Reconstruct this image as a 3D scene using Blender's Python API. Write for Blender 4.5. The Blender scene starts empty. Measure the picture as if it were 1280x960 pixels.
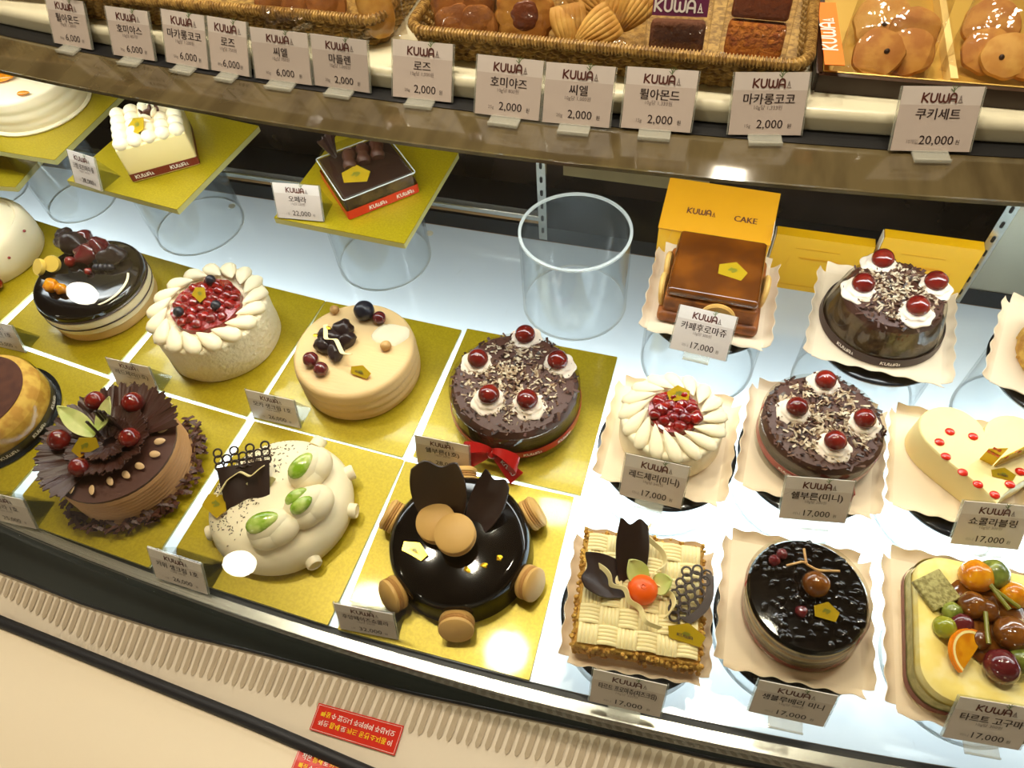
import bpy, math, random
from mathutils import Matrix, Vector, noise
from math import sin, cos, pi, radians, hypot, sqrt
random.seed(7)
SC = bpy.context.scene
COL = SC.collection
# ---------------------------------------------------------------- camera
F, PITCH, ROLL, CAMH, YAW = 915.0, 0.93937497, -0.10357067, 0.86798, 0.36
cam = bpy.data.cameras.new('camera'); camo = bpy.data.objects.new('camera', cam); COL.objects.link(camo)
cam.sensor_width = 36; cam.lens = F / 1280 * 36; cam.clip_start = 0.01
camo.matrix_world = Matrix.Translation((0, 0, CAMH)) @ Matrix.Rotation(YAW, 4, 'Z') @ Matrix.Rotation(pi / 2 - PITCH, 4, 'X') @ Matrix.Rotation(ROLL, 4, 'Z')
SC.camera = camo
# ---------------------------------------------------------------- light and exposure
SC.view_settings.view_transform = 'Standard'; SC.view_settings.look = 'None'
SC.view_settings.gamma = 1; SC.view_settings.use_curve_mapping = False
SC.view_settings.exposure = -0.14
w = bpy.data.worlds.new('world'); SC.world = w; w.use_nodes = True
w.node_tree.nodes['Background'].inputs[0].default_value = (1.0, 0.84, 0.62, 1)
w.node_tree.nodes['Background'].inputs[1].default_value = 0.28
def area(name, loc, target, power, color, sx, sy=None, shape='RECTANGLE', spread=None):
    l = bpy.data.lights.new(name, 'AREA'); l.energy = power; l.color = color; l.shape = shape; l.size = sx
    if sy: l.size_y = sy
    if spread: l.spread = spread
    o = bpy.data.objects.new(name, l); COL.objects.link(o); o.location = loc
    d = Vector(target) - Vector(loc)
    o.rotation_euler = d.to_track_quat('-Z', 'Y').to_euler()
    return o
WARM = (1.0, 0.87, 0.70)
COOL = (0.90, 0.96, 1.0)
for _i in range(8):   # the strip lamp under the deck, in short lengths along its curve
    _x = -1.4 + .33 * _i; _y = .66 + .095 * (_x + .07) ** 2
    area('case_strip_light', (_x + .165, .666 + .095 * (_x + .4) ** 2, 0.364), (_x + .165, .62 + .095 * (_x + .4) ** 2, 0.0), 0.74, COOL, .33, 0.05)
for _i in range(6):   # lamps below the translucent shelf, along its length
    _x = -1.4 + .44 * _i
    area('shelf_backlight', (_x + .2, .45 + .095 * (_x + .43) ** 2, -0.14), (_x + .2, .45 + .095 * (_x + .43) ** 2, 0.0), 5.6, COOL, .44, 0.18)
DOWNLIGHTS = []   # filled in by the ceiling builder below
# ---------------------------------------------------------------- pixel <-> place helper (1280x960 frame)
def rot2(x, y, a): return cos(a) * x - sin(a) * y, sin(a) * x + cos(a) * y
def at(px, py, z=0.0):
    u, v = px - 640, py - 480
    cr, sr = cos(ROLL), sin(ROLL); a, b = (cr * u + sr * v) / F, (-sr * u + cr * v) / F
    cp, sp = cos(PITCH), sin(PITCH)
    x, y = rot2(a, cp - b * sp, YAW); dz = -sp - b * cp
    t = (z - CAMH) / dz
    return Vector((x * t, y * t, z))
def yarc(c, x): return c + 0.095 * (x + 0.235) ** 2
# ---------------------------------------------------------------- materials
def lin(c): c /= 255.0; return c / 12.92 if c <= .04045 else ((c + .055) / 1.055) ** 2.4
def rgb(r, g, b): return (lin(r), lin(g), lin(b), 1)
MATS = {}
def mat(name, col, rough=.5, metal=0., col2=None, nscale=40., nmix=(.4, .6), bump=0., bscale=120., coat=0., sss=0., spec=.5, stretch=None, emit=0., bdist=.002, trans=0.):
    m = bpy.data.materials.new(name); MATS[name] = m; m.use_nodes = True
    nt = m.node_tree; b = nt.nodes['Principled BSDF']
    b.inputs['Base Color'].default_value = rgb(*col); b.inputs['Roughness'].default_value = rough
    b.inputs['Metallic'].default_value = metal; b.inputs['Coat Weight'].default_value = coat; b.inputs['Coat Roughness'].default_value = .06
    b.inputs['Specular IOR Level'].default_value = spec
    if sss: b.inputs['Subsurface Weight'].default_value = sss; b.inputs['Subsurface Radius'].default_value = (.01, .006, .004); b.inputs['Subsurface Scale'].default_value = .6
    if trans: b.inputs['Transmission Weight'].default_value = trans
    if emit: b.inputs['Emission Color'].default_value = rgb(*col); b.inputs['Emission Strength'].default_value = emit
    if col2 or bump:
        tc = nt.nodes.new('ShaderNodeTexCoord'); mp = nt.nodes.new('ShaderNodeMapping'); nt.links.new(tc.outputs['Object'], mp.inputs[0])
        if stretch: mp.inputs['Scale'].default_value = stretch
    if col2:
        n = nt.nodes.new('ShaderNodeTexNoise'); n.inputs['Scale'].default_value = nscale; n.inputs['Detail'].default_value = 4
        nt.links.new(mp.outputs[0], n.inputs['Vector'])
        r = nt.nodes.new('ShaderNodeValToRGB'); r.color_ramp.elements[0].position = nmix[0]; r.color_ramp.elements[1].position = nmix[1]
        r.color_ramp.elements[0].color = rgb(*col); r.color_ramp.elements[1].color = rgb(*col2)
        nt.links.new(n.outputs['Fac'], r.inputs[0]); nt.links.new(r.outputs[0], b.inputs['Base Color'])
    if bump:
        n = nt.nodes.new('ShaderNodeTexNoise'); n.inputs['Scale'].default_value = bscale; n.inputs['Detail'].default_value = 3
        nt.links.new(mp.outputs[0], n.inputs['Vector'])
        bp = nt.nodes.new('ShaderNodeBump'); bp.inputs['Strength'].default_value = bump; bp.inputs['Distance'].default_value = bdist
        nt.links.new(n.outputs['Fac'], bp.inputs['Height']); nt.links.new(bp.outputs[0], b.inputs['Normal'])
    return m
def clear(name, tint, rough=.02, ior=1.45, gain=1.0, bump=0., bscale=30., base=0.):
    """thin clear plastic or glass: lets light straight through and mirrors by Fresnel"""
    m = bpy.data.materials.new(name); MATS[name] = m; m.use_nodes = True; nt = m.node_tree; nt.nodes.clear()
    o = nt.nodes.new('ShaderNodeOutputMaterial'); mx = nt.nodes.new('ShaderNodeMixShader')
    t = nt.nodes.new('ShaderNodeBsdfTransparent'); t.inputs[0].default_value = (*tint, 1)
    g = nt.nodes.new('ShaderNodeBsdfGlossy'); g.inputs['Roughness'].default_value = rough
    lw = nt.nodes.new('ShaderNodeLayerWeight'); lw.inputs[0].default_value = .5   # Schlick's curve, the same from both sides of a thin pane
    pw = nt.nodes.new('ShaderNodeMath'); pw.operation = 'POWER'; pw.inputs[1].default_value = 5; nt.links.new(lw.outputs['Facing'], pw.inputs[0])
    f = nt.nodes.new('ShaderNodeMath'); f.operation = 'MULTIPLY_ADD'; r0 = ((ior - 1) / (ior + 1)) ** 2; f.inputs[1].default_value = 1 - r0; f.inputs[2].default_value = r0; nt.links.new(pw.outputs[0], f.inputs[0])
    mu = nt.nodes.new('ShaderNodeMath'); mu.operation = 'MULTIPLY_ADD'; mu.inputs[1].default_value = gain; mu.inputs[2].default_value = base; mu.use_clamp = True
    nt.links.new(f.outputs[0], mu.inputs[0]); nt.links.new(mu.outputs[0], mx.inputs[0])
    nt.links.new(t.outputs[0], mx.inputs[1]); nt.links.new(g.outputs[0], mx.inputs[2]); nt.links.new(mx.outputs[0], o.inputs[0])
    if bump:
        tc = nt.nodes.new('ShaderNodeTexCoord'); n = nt.nodes.new('ShaderNodeTexNoise'); n.inputs['Scale'].default_value = bscale
        bp = nt.nodes.new('ShaderNodeBump'); bp.inputs['Strength'].default_value = bump; bp.inputs['Distance'].default_value = .003
        nt.links.new(tc.outputs['Object'], n.inputs['Vector']); nt.links.new(n.outputs['Fac'], bp.inputs['Height'])
        nt.links.new(bp.outputs[0], g.inputs['Normal'])
    return m
# ---------------------------------------------------------------- mesh builder
class MB:
    def __init__(s): s.v = []; s.f = []; s.m = []
    def add(s, vs, fs, m=0, M=None):
        k = len(s.v)
        s.v += [tuple(M @ Vector(p)) if M is not None else tuple(p) for p in vs]
        s.f += [tuple(i + k for i in f) for f in fs]; s.m += [m] * len(fs); return s
    def box(s, c, d, m=0, M=None, taper=1.0, bev=0.):
        x, y, z = d[0] / 2, d[1] / 2, d[2] / 2
        if bev <= 0:
            vs = [(c[0] + i * x * (taper if k > 0 else 1), c[1] + j * y * (taper if k > 0 else 1), c[2] + k * z) for k in (-1, 1) for i, j in ((-1, -1), (1, -1), (1, 1), (-1, 1))]
            return s.add(vs, [(3, 2, 1, 0), (4, 5, 6, 7)] + [(i, (i + 1) % 4, 4 + (i + 1) % 4, 4 + i) for i in range(4)], m, M)
        rings = []
        nb = 3
        for k in range(nb + 1):
            a = pi / 2 * k / nb; rings.append((bev * (1 - sin(a)), -z + bev * (1 - cos(a))))
        rings = [(bev * (1 - sin(pi / 2 * k / nb)), -z + bev * (1 - cos(pi / 2 * k / nb))) for k in range(nb + 1)]
        rings += [(i, -h) for i, h in rings[::-1]]
        return s.loft([[(c[0] + p[0], c[1] + p[1], c[2] + h) for p in rrect(x - i, y - i, max(bev - i, bev * .3))] for i, h in rings], m, M)
    def loft(s, rings, m=0, M=None, closed=True, caps=True):
        n = len(rings[0]); vs = [p for r in rings for p in r]; fs = []
        for i in range(len(rings) - 1):
            for j in range(n if closed else n - 1):
                a, b = i * n + j, i * n + (j + 1) % n; fs.append((a, b, b + n, a + n))
        if caps and closed: fs.append(tuple(range(n))[::-1]); fs.append(tuple((len(rings) - 1) * n + j for j in range(n)))
        return s.add(vs, fs, m, M)
    def lathe(s, prof, n=48, c=(0, 0, 0), m=0, M=None, rf=None, caps=True):
        rings = []
        for r, z in prof:
            rings.append([(c[0] + (rf(r, z, 2 * pi * j / n) if rf else r) * cos(2 * pi * j / n), c[1] + (rf(r, z, 2 * pi * j / n) if rf else r) * sin(2 * pi * j / n), c[2] + z) for j in range(n)])
        return s.loft(rings, m, M, True, caps)
    def tube(s, path, r, n=8, m=0, M=None, closed=False):
        P = [Vector(p) for p in path]; rings = []; N = len(P); up = None
        for i in range(N):
            t = (P[(i + 1) % N] - P[i - 1]) if closed else (P[min(i + 1, N - 1)] - P[max(i - 1, 0)])
            if t.length < 1e-9: t = Vector((0, 0, 1))
            t.normalize()
            if up is None: up = Vector((0, 0, 1)) if abs(t.z) < .9 else Vector((0, 1, 0))
            a = t.cross(up)
            if a.length < 1e-6: a = t.orthogonal()
            a.normalize(); b = a.cross(t).normalized(); up = b
            R = r[i] if isinstance(r, (list, tuple)) else r
            rings.append([tuple(P[i] + a * R * cos(2 * pi * j / n) + b * R * sin(2 * pi * j / n)) for j in range(n)])
        if closed: rings.append(rings[0])
        return s.loft(rings, m, M, True, not closed)
    def ell(s, c, r, R=None, nu=20, nv=12, m=0, M=None, taper=0., jit=0., sup=1.0):
        vs = []; fs = []
        for i in range(nv + 1):
            a = -pi / 2 + pi * i / nv
            for j in range(nu):
                b = 2 * pi * j / nu
                f = lambda q: (abs(q) ** sup) * (1 if q >= 0 else -1)
                x, y, z = f(cos(a)) * f(cos(b)), f(cos(a)) * f(sin(b)), f(sin(a))
                k = 1 - taper * (x * .5 + .5)
                p = Vector((x * r[0], y * r[1] * k, z * r[2] * k))
                if jit: p *= 1 + jit * noise.noise(p * (1.6 / max(r)) + Vector(c) * 90)
                if R is not None: p = R @ p
                vs.append(Vector(c) + p)
        for i in range(nv):
            for j in range(nu):
                q = i * nu + j; e = i * nu + (j + 1) % nu; fs.append((q, e, e + nu, q + nu))
        return s.add(vs, fs, m, M)
    def prism(s, poly, z0, z1, m=0, M=None):
        n = len(poly)
        return s.loft([[(p[0], p[1], z0) for p in poly], [(p[0], p[1], z1) for p in poly]], m, M)
    def strip(s, A, B, m=0, M=None):
        n = len(A); return s.add(list(A) + list(B), [(i, i + 1, n + i + 1, n + i) for i in range(n - 1)], m, M)
    def sheet(s, fn, nu, nv, th=.0008, m=0, M=None):
        """a curved sheet fn(u,v)->Vector with a real thickness"""
        g = [[fn(i / nu, j / nv) for j in range(nv + 1)] for i in range(nu + 1)]
        top = []; bot = []
        for i in range(nu + 1):
            for j in range(nv + 1):
                du = g[min(i + 1, nu)][j] - g[max(i - 1, 0)][j]; dv = g[i][min(j + 1, nv)] - g[i][max(j - 1, 0)]
                nn = du.cross(dv); nn = nn.normalized() if nn.length > 1e-12 else Vector((0, 0, 1))
                top.append(g[i][j] + nn * th / 2); bot.append(g[i][j] - nn * th / 2)
        W = nv + 1; K = len(top); fs = []
        for i in range(nu):
            for j in range(nv):
                a, b, c, d = i * W + j, (i + 1) * W + j, (i + 1) * W + j + 1, i * W + j + 1
                fs += [(a, b, c, d), (K + d, K + c, K + b, K + a)]
        edge = [i * W for i in range(nu + 1)] + [nu * W + j for j in range(1, nv + 1)] + [i * W + nv for i in range(nu - 1, -1, -1)] + [j for j in range(nv - 1, 0, -1)]
        for k in range(len(edge)):
            a, b = edge[k], edge[(k + 1) % len(edge)]; fs.append((b, a, K + a, K + b))
        return s.add(top + bot, fs, m, M)
    def build(s, name, mats, parent=None, smooth=True, sharp=40, label=None, stuff=False, loc=None, rz=0):
        me = bpy.data.meshes.new(name); me.from_pydata(s.v, [], s.f)
        for mm in (mats if isinstance(mats, (list, tuple)) else [mats]): me.materials.append(MATS[mm])
        if any(s.m): me.polygons.foreach_set('material_index', s.m)
        me.update()
        if smooth:
            me.polygons.foreach_set('use_smooth', [True] * len(me.polygons)); me.set_sharp_from_angle(angle=radians(sharp))
        o = bpy.data.objects.new(name, me); COL.objects.link(o)
        if parent: o.parent = parent
        if label: o['label'] = label
        if stuff: o['kind'] = 'stuff'
        if loc is not None: o.location = loc
        if rz: o.rotation_euler = (0, 0, rz)
        return o
def rrect(x, y, r, n=5):
    r = min(r, x * .999, y * .999); out = []
    for cx, cy, a0 in ((x - r, y - r, 0), (-x + r, y - r, pi / 2), (-x + r, -y + r, pi), (x - r, -y + r, 1.5 * pi)):
        for k in range(n + 1): a = a0 + pi / 2 * k / n; out.append((cx + r * cos(a), cy + r * sin(a)))
    return out
def thing(name, label, cat, loc=(0, 0, 0), rz=0., group=None):
    o = bpy.data.objects.new(name, None); o.empty_display_size = .02; COL.objects.link(o); o.location = loc; o.rotation_euler = (0, 0, rz)
    return tag(o, label, cat, group)
def tag(o, label, cat, group=None):
    o['label'] = label; o['category'] = cat
    if group: o['group'] = group
    return o
def struct(o): o['kind'] = 'structure'; return o
def RX(a): return Matrix.Rotation(a, 4, 'X')
def RY(a): return Matrix.Rotation(a, 4, 'Y')
def RZ(a): return Matrix.Rotation(a, 4, 'Z')
def T(x, y=None, z=None): return Matrix.Translation((x, y, z) if y is not None else x)
# ---------------------------------------------------------------- lettering
_tc = {}
def text_geo(s):
    if s in _tc: return _tc[s]
    cu = bpy.data.curves.new('t', 'FONT'); cu.body = s; cu.size = 1; cu.resolution_u = 2
    o = bpy.data.objects.new('t', cu); COL.objects.link(o)
    dg = bpy.context.evaluated_depsgraph_get(); e = o.evaluated_get(dg); me = e.to_mesh()
    vs = [v.co.copy() for v in me.vertices]; fs = [tuple(p.vertices) for p in me.polygons]
    e.to_mesh_clear(); bpy.data.objects.remove(o); bpy.data.curves.remove(cu)
    x0 = min([v.x for v in vs] or [0]); x1 = max([v.x for v in vs] or [1])
    _tc[s] = (vs, fs, x0, x1); return _tc[s]
def put_text(mb, s, x, y, size, m=0, M=None, align=0, maxw=None, bold=0., warp=None):
    vs, fs, x0, x1 = text_geo(s); k = size; kx = size
    if maxw and (x1 - x0) * k > maxw: kx = maxw / (x1 - x0)
    sh = {0: (x0 + x1) / 2, -1: x0, 1: x1}[align]
    for dx in ((0,) if not bold else (-bold, 0, bold)):
        P = [Vector((x + (v.x - sh) * kx + dx * size, y + v.y * k, (dx + bold) * .002)) for v in vs]
        if warp: P = [warp(p) for p in P]
        mb.add(P, fs, m, M)
def _arc(cx, cy, rx, ry, a0, a1, n=8): return [(cx + rx * cos(radians(a0 + (a1 - a0) * i / n)), cy + ry * sin(radians(a0 + (a1 - a0) * i / n))) for i in range(n + 1)]
LOGO = [[(0, 0), (.05, 1)], [(.66, .98), (.1, .5), (.64, .02)],
        [(.95, .95)] + _arc(1.27, .36, .32, .34, 180, 360) + [(1.6, .95)],
        [(1.88, .95)] + _arc(2.12, .32, .24, .3, 180, 360) + [(2.36, .8)], [(2.36, .5)] + _arc(2.62, .32, .25, .3, 180, 360) + [(2.88, .95)],
        [(3.1, 0)] + _arc(3.46, .58, .33, .42, 180, 0) + [(3.82, 0)], [(3.12, .36), (3.8, .36)]]
def strokes(mb, lines, x, y, h, wd, m=0, M=None, warp=None):
    def put(P):
        return [warp(Vector(p)) if warp else Vector(p) for p in P]
    lift = 0.   # each piece of a stroke lies a hair above the last
    for L in lines:
        for i, (a, b) in enumerate(L):
            lift += 5e-6; p = Vector((x + a * h, y + b * h, lift))
            mb.add(put([p + Vector((wd / 2 * cos(k * pi / 4), wd / 2 * sin(k * pi / 4), 0)) for k in range(8)]), [tuple(range(8))], m, M)
            if i:
                lift += 5e-6; q = Vector((x + L[i - 1][0] * h, y + L[i - 1][1] * h, lift)); p = Vector((p.x, p.y, lift)); d = (p - q)
                if d.length < 1e-9: continue
                nn = Vector((-d.y, d.x, 0)).normalized() * wd / 2
                mb.add(put([q - nn, p - nn, p + nn, q + nn]), [(0, 1, 2, 3)], m, M)
def logo(mb, x, y, h, m=0, M=None, mark=0, sprig=None, warp=None):
    """x,y = centre of the baseline"""
    x0 = x - 2.15 * h
    strokes(mb, LOGO, x0, y, h, h * .2, m, M, warp)
    if mark is not None:
        strokes(mb, [[(4.15, 0), (4.3, .75), (4.5, 0)], [(4.2, .3), (4.45, .3)], [(4.1, 0), (4.6, 0)]], x0, y, h, h * .09, mark, M, warp)
    if sprig is not None:
        strokes(mb, [[(3.4, 1.05), (3.35, 1.5), (3.1, 1.9)], [(3.38, 1.3), (3.7, 1.75), (3.95, 1.8)], [(3.36, 1.45), (3.5, 2.0)], [(3.36, 1.2), (3.0, 1.5)]], x0, y, h, h * .08, sprig, M, warp)
def wrap(r, a0, z, out=.0004):
    """bends flat lettering round an upright cylinder, centred on angle a0"""
    return lambda p: Vector(((r + out + p.z) * cos(a0 + p.x / r), (r + out + p.z) * sin(a0 + p.x / r), z + p.y))
# ---------------------------------------------------------------- material list
def shelf_mat():
    m = mat('shelf_white', (196, 204, 208), rough=.13, metal=.45); nt = m.node_tree; b = nt.nodes['Principled BSDF']; o = nt.nodes['Material Output']
    t = nt.nodes.new('ShaderNodeBsdfTranslucent'); t.inputs[0].default_value = rgb(222, 234, 240); mx = nt.nodes.new('ShaderNodeMixShader'); mx.inputs[0].default_value = .5
    nt.links.new(b.outputs[0], mx.inputs[1]); nt.links.new(t.outputs[0], mx.inputs[2]); nt.links.new(mx.outputs[0], o.inputs[0])
shelf_mat()
mat('gold_board', (168, 147, 10), rough=.34, metal=.3, col2=(180, 158, 18), nscale=300, bump=.12, bscale=420, bdist=.0004, coat=.25)
mat('board_edge', (196, 190, 120), rough=.5)
mat('steel', (190, 190, 182), rough=.25, metal=.9)
mat('steel_soft', (176, 168, 148), rough=.4, metal=.8)
mat('black', (16, 16, 17), rough=.45)
mat('black_gloss', (16, 18, 17), rough=.2)
mat('rubber', (10, 10, 13), rough=.6)
mat('rail_dark', (30, 36, 34), rough=.3, bump=.05, bscale=200)
mat('cream_panel', (232, 220, 196), rough=.22, coat=.3)
mat('cream_slot', (186, 170, 142), rough=.5)
mat('cream_counter', (228, 214, 184), rough=.35)
mat('cream_ledge', (228, 222, 190), rough=.32, coat=.2)
mat('deck_brown', (96, 84, 56), rough=.09, col2=(78, 67, 44), nscale=9, stretch=(3, .6, 1), coat=.5)
mat('door_dark', (34, 30, 26), rough=.2, col2=(50, 42, 36), nscale=12)
mat('beige_reflection', (186, 170, 124), rough=.35, metal=.3, col2=(160, 144, 104), nscale=6)
mat('wood_strip', (150, 116, 70), rough=.5)
mat('room_wall', (132, 104, 62), rough=.7, col2=(92, 70, 42), nscale=4, stretch=(4, 1, .6))
mat('room_ceiling', (190, 170, 130), rough=.8)
mat('room_floor', (120, 100, 76), rough=.5)
mat('lamp_glow', (255, 252, 246), emit=9)
mat('downlight_glow', (255, 244, 222), emit=60); mat('soft_glow', (255, 236, 205), emit=26)
mat('card', (206, 191, 178), rough=.5); mat('card_top', (222, 211, 200), rough=.5)
mat('ink', (58, 42, 40), rough=.6); mat('logo_brown', (92, 42, 30), rough=.6); mat('ink_grey', (140, 126, 118), rough=.6); mat('sprig', (96, 120, 62), rough=.6)
mat('white_ink', (240, 232, 222), rough=.5); mat('sticker_red', (206, 46, 30), rough=.4); mat('yellow_ink', (250, 214, 40), rough=.5)
mat('purple_label', (110, 40, 78), rough=.45); mat('orange_label', (246, 128, 18), rough=.45)
mat('cream', (243, 228, 192), rough=.55, sss=.12, bump=.15, bscale=60)
mat('cream_rough', (244, 230, 196), rough=.6, sss=.1, bump=1.0, bscale=130, bdist=.004)
mat('cream_yellow', (246, 226, 168), rough=.55, sss=.12)
mat('cream_rose', (244, 226, 206), rough=.55, sss=.12)
mat('mousse', (242, 222, 156), rough=.5, sss=.1)
mat('moka', (226, 190, 132), rough=.5, sss=.1, bump=.25, bscale=50, stretch=(1, 6, 1))
mat('moka_side', (222, 186, 128), rough=.55, sss=.08)
mat('choc_cream', (186, 140, 92), rough=.55)
mat('sponge', (214, 172, 74), rough=.8, col2=(188, 138, 52), nscale=70, bump=.5, bscale=160)
mat('sponge_dark', (92, 68, 34), rough=.8, col2=(58, 36, 18), nscale=60, bump=.6, bscale=160)
mat('choc', (48, 28, 22), rough=.35, bump=.15, bscale=60)
mat('choc_plain', (44, 27, 22), rough=.42)
mat('choc_milk', (76, 40, 26), rough=.5, bump=.2, bscale=90)
mat('choc_ruffle', (64, 34, 24), rough=.42, bump=.2, bscale=60)
mat('cocoa', (86, 46, 28), rough=.85, col2=(72, 36, 22), nscale=80)
mat('glaze', (14, 9, 8), rough=.07, coat=.1, spec=.4)
mat('dust', (212, 196, 168), rough=.8, col2=(150, 122, 90), nscale=160)
mat('shave_mid', (96, 62, 40), rough=.6)
mat('cherry', (124, 26, 18), rough=.14, coat=.6, col2=(92, 16, 14), nscale=50)
mat('cherry_red', (150, 18, 12), rough=.12, coat=.7, col2=(104, 10, 8), nscale=90)
mat('cherry_jelly', (140, 16, 10), rough=.1, coat=.6, bump=.9, bscale=90, bdist=.006)
mat('blueberry', (26, 26, 38), rough=.35)
mat('prune', (40, 24, 24), rough=.32, bump=.7, bscale=110)
mat('grape_red', (96, 28, 32), rough=.12, coat=.6); mat('grape_green', (150, 150, 40), rough=.12, coat=.6)
mat('chestnut', (134, 78, 22), rough=.12, coat=.7, col2=(100, 54, 16), nscale=60)
mat('orange_flesh', (226, 152, 14), rough=.2, coat=.5, col2=(206, 118, 8), nscale=80); mat('orange_pith', (250, 226, 150), rough=.5); mat('orange_peel', (244, 136, 14), rough=.35)
mat('banana', (222, 188, 84), rough=.35, coat=.3); mat('kiwi', (140, 148, 60), rough=.25, coat=.5, col2=(96, 106, 36), nscale=70)
mat('nut', (206, 164, 100), rough=.5, col2=(184, 134, 72), nscale=60); mat('almond', (214, 176, 128), rough=.5)
mat('gold_leaf', (236, 186, 40), rough=.25, metal=.8); mat('gold_tag', (222, 186, 40), rough=.2, metal=.5)
mat('pick_green', (120, 116, 30), rough=.3)
mat('white_choc', (238, 220, 160), rough=.4); mat('leaf_green', (176, 192, 96), rough=.45, col2=(218, 214, 140), nscale=30, nmix=(.35, .65))
mat('green_gel', (126, 164, 30), rough=.15, coat=.5, col2=(190, 206, 110), nscale=60)
mat('macaron', (212, 166, 92), rough=.55, bump=.1, bscale=200); mat('macaron_foot', (190, 140, 76), rough=.8, bump=.8, bscale=300)
mat('ribbon_red', (178, 22, 20), rough=.3, coat=.2); mat('ribbon_wine', (116, 34, 30), rough=.35); mat('ribbon_black', (40, 32, 26), rough=.4); mat('ribbon_orange', (206, 46, 26), rough=.3)
mat('band_brown', (52, 26, 20), rough=.4)
mat('tray_paper', (238, 216, 184), rough=.6, sss=.0); mat('disc_black', (22, 24, 30), rough=.2)
mat('box_yellow', (238, 178, 6), rough=.45); mat('box_white', (236, 228, 206), rough=.6); mat('box_amber', (226, 160, 16), rough=.42)
mat('crumb', (222, 178, 84), rough=.85, col2=(194, 138, 56), nscale=90, bump=1., bscale=220, bdist=.004)
mat('pie_brown', (170, 96, 30), rough=.5, col2=(120, 62, 20), nscale=50, bump=.4)
mat('caramel', (92, 46, 12), rough=.12, coat=.4, col2=(124, 66, 14), nscale=22)
mat('biscuit', (222, 178, 96), rough=.6, col2=(208, 158, 76), nscale=40)
mat('tart_yellow', (246, 220, 120), rough=.6, col2=(250, 232, 160), nscale=40, bump=.25, bscale=70)
mat('mesh_green', (196, 184, 120), rough=.5, col2=(170, 160, 100), nscale=120)
mat('seed_bar', (130, 118, 56), rough=.6, col2=(178, 166, 100), nscale=260, bump=.8, bscale=300)
mat('rose_orange', (238, 92, 10), rough=.35, sss=.05); mat('grey_layer', (120, 112, 90), rough=.6); mat('cream_layer', (230, 210, 150), rough=.6); mat('tan_layer', (206, 160, 84), rough=.6)
mat('wicker', (180, 146, 78), rough=.55, col2=(126, 96, 46), nscale=140); mat('wicker_rim', (198, 160, 86), rough=.5, col2=(142, 106, 50), nscale=160)
mat('wood_box', (58, 38, 22), rough=.4); mat('gold_card', (214, 176, 84), rough=.35, metal=.3); mat('gold_card_pale', (240, 214, 140), rough=.45)
mat('cookie', (200, 146, 60), rough=.65, col2=(176, 114, 38), nscale=50, bump=.4, bscale=120); mat('cookie_dark', (164, 104, 38), rough=.65, col2=(134, 78, 26), nscale=50, bump=.5, bscale=120)
mat('cookie_pale', (214, 168, 82), rough=.65, col2=(196, 142, 58), nscale=50, bump=.3, bscale=100)
mat('jam', (120, 66, 44), rough=.25, bump=.8, bscale=160); mat('brown_cake', (104, 60, 34), rough=.8, bump=1., bscale=200, bdist=.004); mat('amber_crumb', (200, 124, 40), rough=.8, col2=(160, 84, 24), nscale=120, bump=1., bscale=240, bdist=.004)
mat('jelly_red', (214, 40, 24), rough=.12, coat=.6); mat('white_dot', (250, 200, 180), rough=.3)
mat('check_red', (226, 90, 40), rough=.4)
def frost(name, col, alpha, rough=.25):
    m = mat(name, col, rough=rough); m.node_tree.nodes['Principled BSDF'].inputs['Alpha'].default_value = alpha; return m
clear('glass', (.97, .985, .975), rough=.015, gain=.9, ior=1.42)
clear('acrylic', (.95, .965, .965), rough=.10, gain=.7, base=.035)
frost('acrylic_rim', (232, 238, 236), .62)
clear('holder_clear', (.90, .91, .88), rough=.05, gain=.6, base=.02)
frost('holder_edge', (206, 206, 190), .34)
clear('collar_clear', (.95, .94, .90), rough=.04, gain=.6, base=.02)
clear('bag_clear', (.97, .95, .92), rough=.08, gain=.9, base=.015, bump=.9, bscale=55)
clear('scratch', (.93, .93, .91), rough=.45, gain=.4, base=.16)
# ---------------------------------------------------------------- the room around the case (seen only as reflections)
def slab(name, c, d, m): b = MB(); b.box(c, d); return struct(b.build(name, m, smooth=False))
slab('floor', (-.2, -1.5, -1.02), (16, 12, .04), 'room_floor')
slab('ceiling', (-.2, -1.5, 2.32), (16, 12, .04), 'room_ceiling')
slab('wall_back', (-.2, 3.2, .65), (16, .06, 3.3), 'room_wall')
# ---------------------------------------------------------------- the display case
XS = [-1.5 + 2.6 * i / 64 for i in range(65)]
case = thing('display_case', 'curved glass-fronted refrigerated cake case with white shelf and cream ledge', 'display case', (0, 0, 0))
def sweep(name, prof, m, closed=True, xs=XS, parent=case, **k):
    """an extrusion of the (depth, height) outline along the curve of the case"""
    b = MB(); rings = [[(x, yarc(c, x), z) for c, z in prof] for x in xs]
    b.loft(rings, 0, None, closed, closed); return b.build(name, m, parent, **k)
# shelf: curved front edge, straight back
b = MB()
F0 = [(x, yarc(.1965, x), 0) for x in XS]; B0 = [(x, .897, 0) for x in XS]
b.strip([(x, yarc(.1965, x), -.0004) for x in XS], [(x, .897, -.0004) for x in XS]); b.build('shelf', 'shelf_white', case, smooth=False)
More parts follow.
